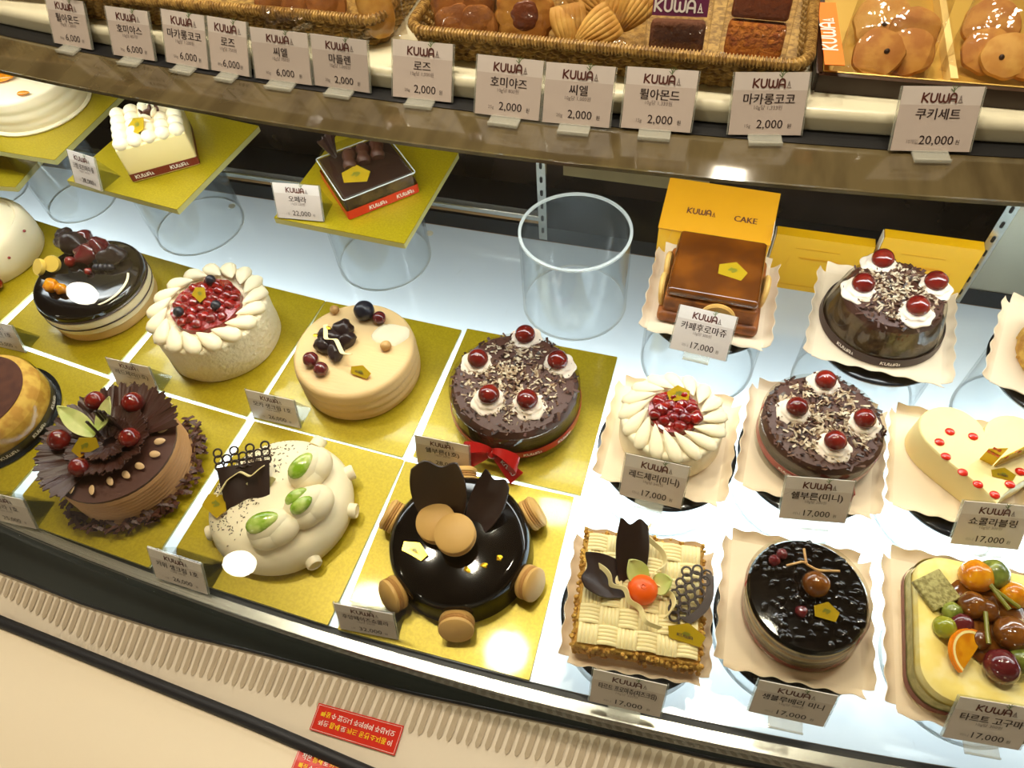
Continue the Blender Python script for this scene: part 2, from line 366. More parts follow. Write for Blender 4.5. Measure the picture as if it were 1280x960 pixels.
# seams of the shelf sheets and round drain holes
def polyline(pts, n):
    P = [Vector(p) for p in pts]; L = [0]
    for i in range(1, len(P)): L.append(L[-1] + (P[i] - P[i - 1]).length)
    out = []
    for k in range(n):
        t = L[-1] * k / (n - 1); i = max(j for j in range(len(L) - 1) if L[j] <= t + 1e-12)
        q = (t - L[i]) / (L[i + 1] - L[i]); out.append(P[i].lerp(P[i + 1], q))
    return out
for px, py in ((537, 292), (906, 334), (290, 258)):
    p = at(px, py); b = MB(); b.prism([(p.x + .0065 * cos(k * pi / 10), p.y + .0065 * sin(k * pi / 10)) for k in range(20)], .0002, .0012); b.build('hole_plug', 'box_white', case, label='round white plug near the back of the shelf')
sweep('front_gap', [(.1965, -.004), (.1965, -.02), (.1885, -.02), (.1885, -.004)], 'black')
sweep('silver_strip', [(.1885, -.02), (.1885, -.0006), (.1765, -.0006), (.1765, -.02)], 'steel')
# black glass rail, vent panel, rubber line, counter: outlines taken along their own edges
xs2 = XS
outer = [at(*p, -.012) for p in ((-160, 655), (0, 712), (107, 754), (213, 787), (320, 813), (500, 861), (780, 920), (900, 948), (1010, 968), (1160, 990))]
rub = [at(*p, -.05) for p in ((-160, 708), (0, 772), (160, 836), (320, 900), (420, 943), (560, 1003), (760, 1080), (1000, 1160))]
def extend(P):
    a = P[0] + (P[0] - P[1]).normalized() * .35; z = P[-1] + (P[-1] - P[-2]).normalized() * .5; return [a] + P + [z]
outer = polyline(extend(outer), 60); rub = polyline(extend(rub), 60)
inner = [Vector((p.x, yarc(.1775, p.x), -.003)) for p in outer]
b = MB(); b.loft([[tuple(inner[i]), tuple(outer[i]), tuple(outer[i] + Vector((0, 0, -.02))), tuple(inner[i] + Vector((0, 0, -.02)))] for i in range(60)]); b.build('glass_rail', 'rail_dark', case)
b = MB(); b.loft([[tuple(outer[i] + Vector((0, 0, -.004))), tuple(rub[i]), tuple(rub[i] + Vector((0, 0, -.02))), tuple(outer[i] + Vector((0, .0, -.03)))] for i in range(60)]); vents = b.build('vent_panel', 'cream_panel', case)
b = MB(); b.tube([outer[i] + Vector((0, -.001, -.002)) for i in range(60)], .0022, 8); b.build('seal', 'black', case)
from mathutils.bvhtree import BVHTree
vb = BVHTree.FromPolygons([v.co for v in vents.data.vertices], [tuple(p.vertices) for p in vents.data.polygons])
b = MB(); s_acc = 0; nxt = .02
for i in range(59):
    seg = outer[i + 1] - outer[i]; L = seg.length
    while nxt <= s_acc + L:
        o_ = outer[i] + seg * ((nxt - s_acc) / L); nxt += .0113
        if o_.x < -.80 or o_.x > .75: continue
        tg = Vector((seg.x, seg.y, 0)).normalized(); pd = Vector((tg.y, -tg.x, 0)); pd = pd if pd.y < 0 else -pd; pd = (pd + Vector((-.20, 0, 0))).normalized()
        ln = .036 if o_.x > -.62 else max(.010, .036 - (-.62 - o_.x) * .09)
        row = []
        for t in (0, .12, .3, .5, .7, .88, 1):
            e = .0033 * (1 if 0 < t < 1 else .35); m_ = o_ + pd * (.005 + ln * t)
            row.append([vb.ray_cast(Vector((p.x, p.y, .3)), Vector((0, 0, -1))) for p in (m_ - tg * e, m_ + tg * e)])
        if any(h[0] is None for r_ in row for h in r_): continue
        q = [[h[0] + Vector((0, 0, .0016)) for h in r_] for r_ in row]
        b.strip([r_[0] for r_ in q], [r_[1] for r_ in q])
    s_acc += L
b.build('vent_slots', 'cream_slot', case, smooth=False)
b = MB(); b.tube([p + Vector((0, -.004, .0)) for p in rub], .0075, 10); b.build('rubber_gasket', 'rubber', case)
b = MB(); b.loft([[(p.x, p.y - .010, -.052), (p.x, p.y - .45, -.052), (p.x, p.y - .45, -.075), (p.x, p.y - .010, -.075)] for p in rub]); counter = b.build('customer_counter', 'cream_counter', case)
b = MB(); b.loft([[(p.x, p.y - .06, -.075), (p.x, p.y - .44, -.075), (p.x, p.y - .42, -.99), (p.x, p.y - .06, -.99)] for p in rub]); b.build('case_body', 'cream_counter', case)
# sticker, plus its reflection modelled on the vent panel; each hugs its surface
from mathutils.bvhtree import BVHTree
def sticker(surface, quad, flip, label):
    """quad: where its corners lie (bottom-left, bottom-right, top-right, top-left of the upright text)"""
    me = surface.data; bv = BVHTree.FromPolygons([v.co for v in me.vertices], [tuple(p.vertices) for p in me.polygons])
    O = Vector((0, 0, CAMH)); C = []
    for q in quad:
        d = (at(*q) - O).normalized(); h = bv.ray_cast(O, d); C.append(h[0] if h[0] else at(*q, -.052))
    W = ((C[1] - C[0]).length + (C[2] - C[3]).length) / 2; Hh = ((C[3] - C[0]).length + (C[2] - C[1]).length) / 2
    def wp(p, off=.0026):
        u, v = p.x / W, p.y / Hh
        q = (C[0] * (1 - u) + C[1] * u) * (1 - v) + (C[3] * (1 - u) + C[2] * u) * v
        n = bv.find_nearest(q); nn = n[1] if n[1].z > 0 else -n[1]
        return n[0] + nn * (off + p.z)
    s = MB(); s.sheet(lambda u, v: wp(Vector((u * W, v * Hh, 0))), 12, 5, .0006); root = s.build('sticker_or_reflection', 'sticker_red', case, label=label)
    f = MB(); Z = .0006
    for L in ([(.0016, .0016), (W - .0016, .0016)], [(W - .0016, .0016), (W - .0016, Hh - .0016)], [(W - .0016, Hh - .0016), (.0016, Hh - .0016)], [(.0016, Hh - .0016), (.0016, .0016)]):
        pts = [(L[0][0] + (L[1][0] - L[0][0]) * k / 8, L[0][1] + (L[1][1] - L[0][1]) * k / 8) for k in range(9)]
        strokes(f, [pts], 0, 0, 1, .0004, 0, None, lambda p: wp(p + Vector((0, 0, Z))))
    rows = [(.56, [('작은', 0), ('틈새', 1), ('로', 0), ('카드 동전', 1), ('소지품', 1), ('이', 0)]), (.24, [('빠질', 1), ('수 있으니 주의하여 주십시오', 0)])]
    for fy, segs in rows:
        sz = Hh * .23; wd = [(text_geo(t)[3] - text_geo(t)[2]) * sz for t, _ in segs]; gap = sz * .3
        k = min(1., W * .86 / (sum(wd) + gap * (len(segs) - 1))); x = W * .07
        for (t, c), ww in zip(segs, wd):
            put_text(f, t, x, Hh * fy, sz, c, None, -1, maxw=ww * k, bold=.02, warp=lambda p: wp(p + Vector((0, 0, Z)))); x += (ww + gap) * k
    f.build('lettering', ['white_ink', 'yellow_ink'], root, smooth=False)
sticker(counter, [(363, 966), (462, 1000), (480, 965), (377, 930)], 0, 'red sticker with yellow and white lettering on the counter')
sticker(vents, [(400, 878), (506, 907), (494, 944), (388, 911)], 1, 'painted reflection of the red sticker with upside-down lettering on the slotted panel')
# back of the case
def bx(name, c, d, m, bev=0., **k): q = MB(); q.box(c, d, 0, None, 1, bev); return q.build(name, m, case, **k)
bx('back_floor', (-.2, .975, -.004), (2.6, .13, .006), 'black', smooth=False)
bx('back_door', (-.2, 1.045, .19), (2.6, .02, .38), 'door_dark', smooth=False)
bx('kick_strip', (-.2, .905, .016), (2.6, .016, .03), 'black')
bx('door_rail', (-.98, .901, .050), (1.46, .016, .010), 'steel', .002)
bx('rail_underside', (-.98, .902, .041), (1.46, .013, .006), 'wood_strip')
bx('beige_reflection', (-.125, 1.030, .075), (.25, .006, .075), 'beige_reflection')  # a reflection on the back doors, put in as a beige strip
bx('steel_panel', (.76, .905, .19), (.73, .012, .38), 'steel_soft')
def upright(x, y, rz):
    q = MB(); q.box((0, 0, .19), (.014, .008, .36)); o = q.build('shelf_upright', 'steel', case, loc=(x, y, 0), rz=rz)
    s = MB()
    for k in range(13): s.prism([(p[0], p[1]) for p in rrect(.0022, .0055, .0022)], 0, .0006, 0, T(0, -.0041, .03 + .026 * k) @ RX(pi / 2))
    s.build('upright_slots', 'black', o, smooth=False)
upright(-.252, .894, 0); upright(-.935, .985, 0); upright(.390, .894, -.5)
# deck, black strip and ledge
sweep('deck', [(.613, .3835), (.613, .3875), (.712, .3875), (.712, .3835)], 'deck_brown', sharp=30)
sweep('deck_strip', [(.681, .3870), (.681, .3885), (.712, .3885), (.712, .3870)], 'black')
prof = [(.712, .3885)] + [(.706 - .004 * cos(a) + 0, .3925 - .004 * sin(a)) for a in (pi / 2, pi / 4, 0)] + [(.702, .403)] + [(.711 - .009 * cos(a), .404 + .009 * sin(a)) for a in (0, pi / 6, pi / 3, pi / 2)] + [(1.25, .413), (1.25, .389)]
sweep('ledge', prof, 'cream_ledge', sharp=50)
q = MB(); q.tube([(x, yarc(.668, x), .372) for x in XS], .006, 10); lt = q.build('lamp_tube', 'lamp_glow', case, label='white glowing tube lamp under the deck')
q = MB(); q.loft([[(x, yarc(.64, x), .3808), (x, yarc(.70, x), .3808), (x, yarc(.70, x), .377), (x, yarc(.64, x), .377)] for x in XS]); q.build('lamp_housing', 'box_white', case, smooth=False)
# curved front glass: steep at the foot, nearly flat where it meets the deck
GB = [(.174, .062), (.28, .185), (.45, .302), (.6125, .389)]
def bez(t): u = 1 - t; return [u ** 3 * GB[0][k] + 3 * u * u * t * GB[1][k] + 3 * u * t * t * GB[2][k] + t ** 3 * GB[3][k] for k in (0, 1)]
FOOT = [(.168, .0), (.1660, .022), (.1675, .042), (.1700, .053)]
GP = FOOT + [tuple(bez(k / 22)) for k in range(23)]
def gprof(v):
    q = v * (len(GP) - 1); i = min(int(q), len(GP) - 2); f = q - i; return GP[i][0] * (1 - f) + GP[i + 1][0] * f, GP[i][1] * (1 - f) + GP[i + 1][1] * f
def gpt(x, v): c_, z_ = gprof(v); return Vector((x, yarc(c_, x), z_))
q = MB(); q.sheet(lambda u, v: gpt(-1.5 + 2.6 * u, v), 64, len(GP) - 1, .004); glass = q.build('front_glass', 'glass', case, sharp=60)
q = MB()
for k in range(90):
    x_, v_ = random.uniform(-1.0, .55), random.uniform(.06, .95); a_ = random.gauss(.9, .5); L = random.uniform(.004, .022); wd = random.uniform(.0001, .00022)
    P = [(x_ + L * cos(a_) * (t - .5), v_ + L * sin(a_) * (t - .5) * 1.6) for t in (0, .5, 1)]
    if min(p[1] for p in P) < .02 or max(p[1] for p in P) > .98: continue
    S = [gpt(*p) + Vector((0, -.6, .8)) * .0026 for p in P]; dd = (S[2] - S[0]).normalized().cross(Vector((0, -.6, .8)))
    q.strip([S[0], S[1] - dd * wd, S[2]], [S[0], S[1] + dd * wd, S[2]])
q.build('scratches', 'scratch', glass, smooth=False, stuff=True)
# ---------------------------------------------------------------- ceiling lamps, and globes added to put glints in the case glass
def downlight(x, y, r, power, label, col=WARM, z=2.29):
    o = thing('ceiling_downlight', label, 'ceiling light', (x, y, z), 0, 'ceiling downlights'); o['kind'] = 'structure'
    q = MB(); q.lathe([(r + .02, 0), (r + .02, -.008), (r, -.012), (r, .0)], 32, caps=False); q.build('trim_ring', 'box_white', o)
    q = MB(); q.lathe([(r, -.004), (r * .6, -.005), (.001, -.006)], 32); q.build('diffuser', 'downlight_glow', o)
    l = area('downlight_beam', (x, y, z - .03), (x, y, 0), power, col, r * 2, shape='DISK')

def glint_globe(x, y, z, r, k=1.0, m='downlight_glow'):
    o = thing('glint_globe', 'glowing globe added out of view to put a glint in the case glass', 'lamp', (x, y, z), 0, 'globes added for glints'); o['kind'] = 'structure'
    q = MB(); q.ell((0, 0, 0), (r, r, r * k), None, 28, 18); q.build('globe', m, o)
    q = MB(); q.tube([(0, 0, r * k), (0, 0, 2.30 - z)], .006, 8); q.build('cord', 'black', o)
# ---------------------------------------------------------------- cakes
def cyl(mb, r, h, m=0, z=0., n=64, round_=.006, rt=None, wob=0., ridges=None):
    """a cake body: round edge at the top, optional combed ridges down the side"""
    rt = r if rt is None else rt; prof = [(r * .98, z), (r, z + .002)]
    if ridges:
        k, amp = ridges; N = k * 6
        for i in range(1, N): t = i / N; prof.append((r + (rt - r) * t + amp * abs(sin(pi * k * t)) - amp * .5, z + .002 + (h - round_ - .002) * t))
    else:
        for i in range(1, 6): t = i / 6; prof.append((r + (rt - r) * t, z + .002 + (h - round_ - .002) * t))
    prof += [(rt - round_ * (1 - cos(a)), z + h - round_ + round_ * sin(a)) for a in (0, pi / 8, pi / 4, 3 * pi / 8, pi / 2)]
    prof += [(rt * .6, z + h), (rt * .3, z + h), (.0005, z + h)]
    ph = random.random() * 9
    mb.lathe(prof, n, m=m, rf=(lambda R, Z, A: R * (1 + wob * noise.noise(Vector((cos(A) * 2.2 + ph, sin(A) * 2.2, Z * 60))))) if wob else None)
def rosette(mb, c, r, h, m=0, turns=2, lobes=9):
    """piped swirl of cream"""
    prof = []
    for i in range(15):
        t = i / 14; R = r * (1 - .62 * t ** 1.4) * (1 + .13 * abs(sin(pi * 2.2 * t))); prof.append((max(R, .0006), h * t))
    prof.append((.0004, h * .98))
    mb.lathe(prof, 40, c, m, rf=lambda R, Z, A: R * (1 + .055 * sin(lobes * A + Z / h * 5) + .04 * sin(2 * A + c[0] * 300)))
def petal(mb, c, L, W, H, az, tilt, m=0, taper=.8, nu=12, nv=8):
    R = (RZ(az) @ RY(-tilt)).to_3x3(); mb.ell(c, (L / 2, W / 2, H / 2), R, nu, nv, m, taper=taper)
def ball(mb, c, r, m=0, sq=.95, R=None, jit=.03, nu=18, nv=12): mb.ell(c, (r, r, r * sq), R, nu, nv, m, jit=jit)
def flake(mb, c, L, W, az, tilt, curl=.3, m=0, th=.0006):
    M = T(*c) @ RZ(az) @ RY(tilt)
    mb.sheet(lambda u, v: Vector(((u - .5) * L, (v - .5) * W * (1 - .3 * u), -curl * L * (u - .5) ** 2)), 3, 1, th, m, M)
def shavings(parent, n, fn, mats, size=(.006, .016), name='chocolate_shavings', mw=(.5, .3, .2), up=.5):
    b = MB()
    for _ in range(n):
        c = fn(); L = random.uniform(*size)
        q = random.random(); m = 0 if q < mw[0] else (1 if q < mw[0] + mw[1] else 2)
        flake(b, c, L, L * random.uniform(.2, .45), random.uniform(0, 6.28), random.uniform(-up, up), random.uniform(-.4, .6), min(m, len(mats) - 1))
    return b.build(name, mats, parent, stuff=True)
def gold_tag(parent, c, az, tilt, s=.022, green=True, txt=False):
    b = MB(); M = T(*c) @ RZ(az) @ RX(tilt) @ Matrix.Diagonal((1, .68 if txt else .95, 1, 1))
    b.prism([(-s * .5, -s * .42), (s * .5, -s * .42), (s * .62, s * .1), (0, s * .5), (-s * .62, s * .1)], 0, .0008, 0, M)
    o = b.build('gold_tag', 'gold_tag', parent, smooth=False)
    f = MB()
    if txt: logo(f, 0, -s * .2, s * .13, 0, M @ T(0, 0, .0011), mark=None)
    strokes(f, [[(-.3, .0), (.1, .25), (.3, .2)], [(-.2, .25), (.2, .05)], [(.05, -.1), (.25, .1)]], 0, -s * .05, s * (.5 if not txt else .3), s * .1, 1, M @ T(0, 0, .001))
    f.build('printed_mark', ['ink', 'pick_green'], o, smooth=False); return o
def fan(mb, M, R, a0, a1, wav=5, amp=.003, th=.0014, r0=.006, jag=.06, curl=.18, m=0, nu=14, nv=36):
    ph = random.random() * 6
    def fn(u, v):
        a = a0 + (a1 - a0) * v
        e = 1 + jag * (sin(v * 23 + ph) * .5 + sin(v * 51 + 2 * ph) * .3)
        r = r0 + (R * e - r0) * u
        return Vector((r * cos(a), r * sin(a), amp * u * sin(wav * 2 * pi * v + ph) + curl * R * u * u))
    mb.sheet(fn, nu, nv, th, m, M)
def curl_ribbon(mb, pts, wd, side, th=.0011, m=0):
    """a flat chocolate ribbon along pts, side = direction of its width"""
    P = polyline(pts, 40); 
    for _ in range(3): P = [P[0]] + [(P[i - 1] + P[i] * 2 + P[i + 1]) / 4 for i in range(1, len(P) - 1)] + [P[-1]]
    S = Vector(side).normalized()
    mb.sheet(lambda u, v: P[min(39, int(u * 39 + .5))] + S * (v - .5) * wd, 39, 2, th, m)
def collar(parent, r, h, z=0., rt=None, mat_='collar_clear'):
    rt = r if rt is None else rt; b = MB(); n = 64
    b.sheet(lambda u, v: Vector(((r + (rt - r) * v) * cos(2 * pi * u), (r + (rt - r) * v) * sin(2 * pi * u), z + h * v)), n, 4, .0005)
    return b.build('clear_collar', mat_, parent, label='clear plastic collar')
def band(parent, r, z0, z1, m, words=(), rt=None, name='ribbon_band', inkm='white_ink', lh=.42):
    rt = r if rt is None else rt; b = MB(); b.sheet(lambda u, v: Vector(((r + (rt - r) * v) * cos(2 * pi * u), (r + (rt - r) * v) * sin(2 * pi * u), z0 + (z1 - z0) * v)), 72, 2, .0008)
    o = b.build(name, m, parent)
    if words:
        f = MB(); rm = (r + rt) / 2
        for a in words: logo(f, 0, 0, (z1 - z0) * lh, 0, None, mark=0, warp=wrap(rm, a, z0 + (z1 - z0) * .29, .0011))
        f.build('lettering', inkm, o, smooth=False)
    return o
def cake(name, label, px, py, z, cat='cake', group=None, rz=0.):
    return thing(name, label, cat, (px, py, z), rz, group)
def L_(o, px, py, z):
    """place on a cake: at height z above its foot"""
    p = at(px, py, o.location.z + z); return Vector((p.x - o.location.x, p.y - o.location.y, z))
BOARDT = .0044   # cakes rest just on top of the boards
# gold boards -------------------------------------------------------------
def choc_leaf(mb, M, L, W, bend=.12, th=.0020):
    ph = random.random() * 6
    mb.sheet(lambda u, v: Vector((u * L * (1 + .05 * sin(v * 9 + ph)), (v - .5) * W * (.38 + .62 * sin(pi * min(1, .15 + .62 * u)) ** .9), bend * L * u * u - .10 * W * cos((v - .5) * pi))), 16, 14, th, 0, M)
def board(cx, cy, rz, s, z, th, label, group, name='gold_board'):
    b = MB(); b.prism(rrect(s / 2, s / 2, .0015, 2), 0, th); o = b.build(name, 'gold_board', loc=(cx, cy, z), rz=rz, sharp=30)
    e = MB(); e.loft([[(p[0], p[1], .0004) for p in rrect(s / 2 + .0003, s / 2 + .0003, .0015, 2)], [(p[0], p[1], th - .0006) for p in rrect(s / 2 + .0003, s / 2 + .0003, .0015, 2)]], caps=False); e.build('board_edge', 'board_edge', o)
    return tag(o, label, 'cake board', group)
GRP = 'square gold cake boards laid in two rows'
def wpos(x, y): return rot2(x, y, YAW)
BD = {'A1': (.007, .594, -.371), 'B1': (-.224, .682, -.397), 'C1': (-.442, .779, -.452), 'A2': (-.086, .369, -.347), 'B2': (-.313, .459, -.397), 'C2': (-.545, .559, -.424)}
BC = {k: (*wpos(v[0], v[1]), v[2] + YAW) for k, v in BD.items()}
BC['C1'] = (BC['C1'][0] - .004, BC['C1'][1], -.075)
dx = BC['C1'][0] - BC['B1'][0]
BC['D1'] = (BC['C1'][0] - .247, BC['C1'][1] + .023, -.115); BC['E1'] = (BC['D1'][0] - .248, BC['D1'][1] + .033, -.145)
BC['D2'] = (BC['C2'][0] - .250, BC['C2'][1] + .022, -.105)
for k, lab in {'A1': 'gold board under the cherry cake with a red bow', 'B1': 'gold board under the tan coffee cream cake', 'C1': 'gold board under the large white cake filled with red cherries',
               'D1': 'gold board under the dark glazed fruit cake', 'E1': 'gold board under the white cake cut off by the left edge', 'A2': 'gold board under the black mirror-glazed cake with macarons',
               'B2': 'gold board under the white cake with green-filled cream eggs', 'C2': 'gold board under the ruffled chocolate cake', 'D2': 'gold board under the cocoa-topped cake with a black band'}.items():
    board(*BC[k], .2365, 0, .004, lab, GRP)
# 1 chocolate cherry cake with ribbon (large) ------------------------------
def choc_cherry(label, x, y, z, r, h, cherries, chr_, words, ribbon, big=True, rt=None, dome=.010, lean=0):
    o = cake('chocolate_cherry_cake', label, x, y, z)
    rt = rt or r
    b = MB(); cyl(b, r * .97, h, round_=.004, rt=rt * .97, wob=.02); b.build('sponge_body', 'sponge_dark', o)
    t = MB(); t.lathe([(rt * .985, h - .014), (rt * .99, h - .004), (rt * .93, h + dome * .35), (rt * .7, h + dome * .75), (rt * .35, h + dome), (.0005, h + dome)], 48, rf=lambda R, Z, A: R * (1 + .02 * noise.noise(Vector((cos(A) * 4, sin(A) * 4, Z * 90))))); t.build('chocolate_top', 'choc_milk', o)
    def dz(q): return h + dome * (1 - min(1, (q / rt)) ** 2.2)
    def fn():
        a = random.uniform(0, 6.28); q = rt * .97 * sqrt(random.random()); return (q * cos(a), q * sin(a), dz(q) + .0015)
    def fc():
        a = random.uniform(0, 6.28); q = rt * .80 * random.random() ** .6 ; return (q * cos(a), q * sin(a), dz(q) + .0028)
    def fs():
        a = random.uniform(0, 6.28); return (rt * .985 * cos(a), rt * .985 * sin(a), h - random.random() * .018)
    shavings(o, 620 if big else 480, fn, ['choc_milk', 'shave_mid', 'choc'], (.004, .012), mw=(.40, .25, .35), up=.9)
    shavings(o, 430 if big else 330, fc, ['dust', 'shave_mid'], mw=(.8, .2, 0), size=(.004, .012), up=.8, name='sugared_shavings')
    for cx, cy in cherries:
        p = L_(o, cx, cy, h + dome + .012); q = p.to_2d().length; zz = dz(q)
        k = MB(); rosette(k, (p.x, p.y, zz - .003), chr_ * 1.62, .013, lobes=7); ro = k.build('cream_rosette', 'cream_rose', o)
        k = MB(); ball(k, (p.x, p.y, zz + .012), chr_, sq=.92); k.build('cherry', 'cherry', ro)
    collar(o, r * 1.0 + .002, h * .98, 0, rt + .002)
    return o
o = choc_cherry('large chocolate cherry cake with five cream swirls and a red ribbon bow', -.205, .553, BOARDT, .088, .058, [(656, 414), (597, 446), (697, 447), (611, 492), (659, 498)], .0145, (), None)
bd = band(o, .0915, .014, .027, 'ribbon_red', (-2.25, -1.05, -.5))
def bow(parent, c, az, s, m='ribbon_red'):
    """loops, tails and knot of a ribbon bow; az = outward direction"""
    out = Vector((cos(az), sin(az), 0)); sd = Vector((-sin(az), cos(az), 0)); up = Vector((0, 0, 1)); c = Vector(c)
    def strip(fn, name='bow_loop'):
        b = MB(); b.sheet(fn, 18, 4, .0007); return b.build(name, m, kn)
    view = (out * .55 + up * .83).normalized(); wl = sd.cross(view).normalized()
    k = MB(); k.ell(tuple(c + out * .004), (s * .22, s * .22, s * .2), None, 12, 8); kn = k.build('bow_knot', m, parent)
    for g in (-1, 1):
        def loop(u, v, g=g):
            a = u * 2 * pi; return c + out * (.004 + s * .18 * (1 - cos(a)) * .8) + sd * g * s * (1.15 * (1 - cos(a)) / 2) + up * (s * .32 * sin(a) + s * .12) + wl * (v - .5) * s * .62 * (.3 + .7 * (1 - cos(a)) / 2)
        strip(loop)
        def tail(u, v, g=g):
            return c + out * (.004 + s * .5 * u) + sd * g * (s * 1.05 * u + s * .1) - up * (s * .52 * u) + (out * .5 + sd * g * 1.05 - up * .52).cross(view).normalized() * (v - .5) * s * .62 * (.5 + .6 * u)
        tl = strip(tail, 'bow_tail')
        f = MB(); nn = None
        def wp(p, g=g):
            u = .32 + p.x / (s * 1.5) * 1.0; q = tail(min(1, max(0, u)), .5 + p.y / (s * .9)); return q + (out * .6 + up * .8).normalized() * (.0012 + p.z)
        if g > 0: logo(f, s * .45, -s * .14, s * .22, 0, None, mark=None, warp=wp); f.build('lettering', 'white_ink', tl, smooth=False)
    return kn
bow(bd, (.0925 * cos(-1.62), .0925 * sin(-1.62), .027), -1.62, .034)
# 2 coffee cream cake ------------------------------------------------------
o = cake('coffee_cream_cake', 'tan coffee cream cake topped with chocolate prunes and a white zigzag', -.448, .561, BOARDT)
H = .058
b = MB(); cyl(b, .088, H, round_=.008, ridges=(3, .0022), wob=.006); b.build('cake_body', 'moka', o)
b = MB(); b.ell(L_(o, 490, 418, H), (.026, .020, .004), RZ(.3).to_3x3(), 18, 8, jit=.25); b.build('cream_swirl', 'cream', o)
for i, (x, y, r) in enumerate(((411, 420, .017), (428, 412, .017), (419, 438, .016), (404, 430, .015), (432, 424, .014))):
    k = MB(); p = L_(o, x, y, H + .01); k.ell((p.x, p.y, H + r * .55), (r, r * .8, r * .75), RZ(i).to_3x3(), 16, 10, jit=.35); k.build('chocolate_prune', 'prune', o)
for x, y, r, m, nm in ((388, 449, .0115, 'grape_red', 'cherry'), (401, 461, .0105, 'grape_red', 'cherry'), (455, 388, .0155, 'blueberry', 'black_plum'), (474, 397, .010, 'grape_red', 'cherry'), (482, 432, .008, 'nut', 'hazelnut'), (418, 387, .007, 'nut', 'hazelnut')):
    k = MB(); p = L_(o, x, y, H + r * .8); ball(k, (p.x, p.y, H + r * .75), r, jit=.08); k.build(nm, m, o)
b = MB(); P = [L_(o, x, y, H + .024) for x, y in ((407, 406), (407, 424), (420, 424), (428, 442), (438, 443))]; curl_ribbon(b, P, .006, (1, .5, 0)); b.build('white_chocolate_zigzag', 'white_choc', o)
gold_tag(o, L_(o, 451, 464, H + .006), -.15, .5, .026, txt=True)
for x, y in ((394, 419), (410, 410)):
    k = MB(); p = L_(o, x, y, H + .024); k.ell(p, (.004, .003, .0012), None, 8, 6, jit=.5); k.build('gold_flake', 'gold_leaf', o)
# 3 white cake filled with red cherries (large) and mini -------------------
def petal_cake(label, x, y, z, r, h, fill, n, PL, PW, PH, rough, tiltf, inner, group=None):
    o = cake('white_petal_cake', label, x, y, z)
    b = MB(); cyl(b, r * .97, h, round_=.006, wob=.012); b.build('cake_body', rough, o)
    pt = MB(); c0 = r - PL * .40
    for i in range(n):
        a = 2 * pi * i / n + .1
        petal(pt, (c0 * cos(a), c0 * sin(a), h + PH * .25), PL, PW, PH, a + pi + tiltf[1], tiltf[0], taper=.75)
    pr = pt.build('piped_petals', 'cream', o, sharp=80)
    f = MB(); f.lathe([(inner, h - .004), (inner * .97, h + .008), (inner * .6, h + .011), (.0005, h + .011)], 40, rf=lambda R, Z, A: R * (1 + .06 * noise.noise(Vector((cos(A) * 3, sin(A) * 3, 5))))); fo = f.build('cherry_filling', 'cherry_jelly', o)
    for i in range(fill):
        a = 2.4 * i; q = inner * .86 * sqrt((i + .5) / fill); k = MB(); ball(k, (q * cos(a), q * sin(a), h + .010 + .002 * random.random()), random.uniform(.0070, .0092), jit=.22, nu=12, nv=8, sq=.7); k.build('red_cherry', 'cherry_red', fo)
    return o
o = petal_cake('large white piped cake filled with glossy red cherries', -.688, .573, BOARDT, .090, .072, 30, 17, .046, .036, .022, 'cream_rough', (.22, .75), .053)
for x, y in ((262, 348), (222, 388), (269, 380)):
    k = MB(); p = L_(o, x, y, .092); ball(k, (p.x, p.y, .089), .0078); k.build('blueberry', 'blueberry', o)
gold_tag(o, L_(o, 250, 367, .092) + Vector((0, 0, .0)), -.5, .45, .024)
# 4 dark glazed fruit cake -------------------------------------------------
o = cake('dark_glazed_cake', 'dark glazed layer cake topped with chocolate curls, banana and berries', -.927, .597, BOARDT)
H = .062; b = MB(); cyl(b, .084, .018, z=0, round_=.003, m=0); cyl(b, .086, .012, z=.017, round_=.003, m=1); cyl(b, .087, .016, z=.0285, round_=.003, m=1); b.build('sponge_layers', ['moka_side', 'cream'], o)
b = MB(); b.lathe([(.0875, .0285), (.0885, .0297), (.0885, .0308), (.0875, .0315)], 56, caps=False); b.lathe([(.086, .0443), (.0885, .046), (.0885, .0475), (.0865, .0485)], 56, caps=False); b.build('dark_layer_lines', 'choc', o)
b = MB(); cyl(b, .0865, .014, z=.0475, round_=.006); b.build('dark_glaze', 'glaze', o)
b = MB(); curl_ribbon(b, [(.03 + .045 * cos(a), -.012 + .05 * sin(a), H + .0015) for a in [-.9 + .2 * i for i in range(9)]], .004, (1, 0, 0)); b.build('cream_streak', 'cream', o)
for i, (x, y, r) in enumerate(((90, 305, .026), (110, 316, .024), (80, 296, .019), (124, 310, .023), (140, 318, .021), (102, 300, .02))):
    p = L_(o, x, y, H + .012); k = MB(); k.ell((p.x, p.y, H + r * .5), (r, r * .7, r * .75), RZ(i * .9).to_3x3(), 18, 12, jit=.4); k.build('chocolate_truffle', 'prune' if i % 2 == 0 else 'grape_red', o)
for i, (x, y) in enumerate(((51, 333), (66, 329))):
    p = L_(o, x, y, H + .008); k = MB(); k.lathe([(.0005, 0), (.013, 0), (.014, .003), (.013, .007), (.0005, .0075)], 24, M=T(p.x, p.y, H + .006) @ RX(.7) @ RY(-.3 + .5 * i)); k.build('banana_slice', 'banana', o)
for x, y, r, m, nm in ((64, 357, .0115, 'orange_flesh', 'orange_piece'), (76, 361, .009, 'orange_flesh', 'orange_piece'), (88, 327, .009, 'cherry', 'cherry'), (110, 339, .0058, 'cherry_red', 'red_currant')):
    p = L_(o, x, y, H + r * .6); k = MB(); ball(k, (p.x, p.y, H + r * .6), r, jit=.2); k.build(nm, m, o)
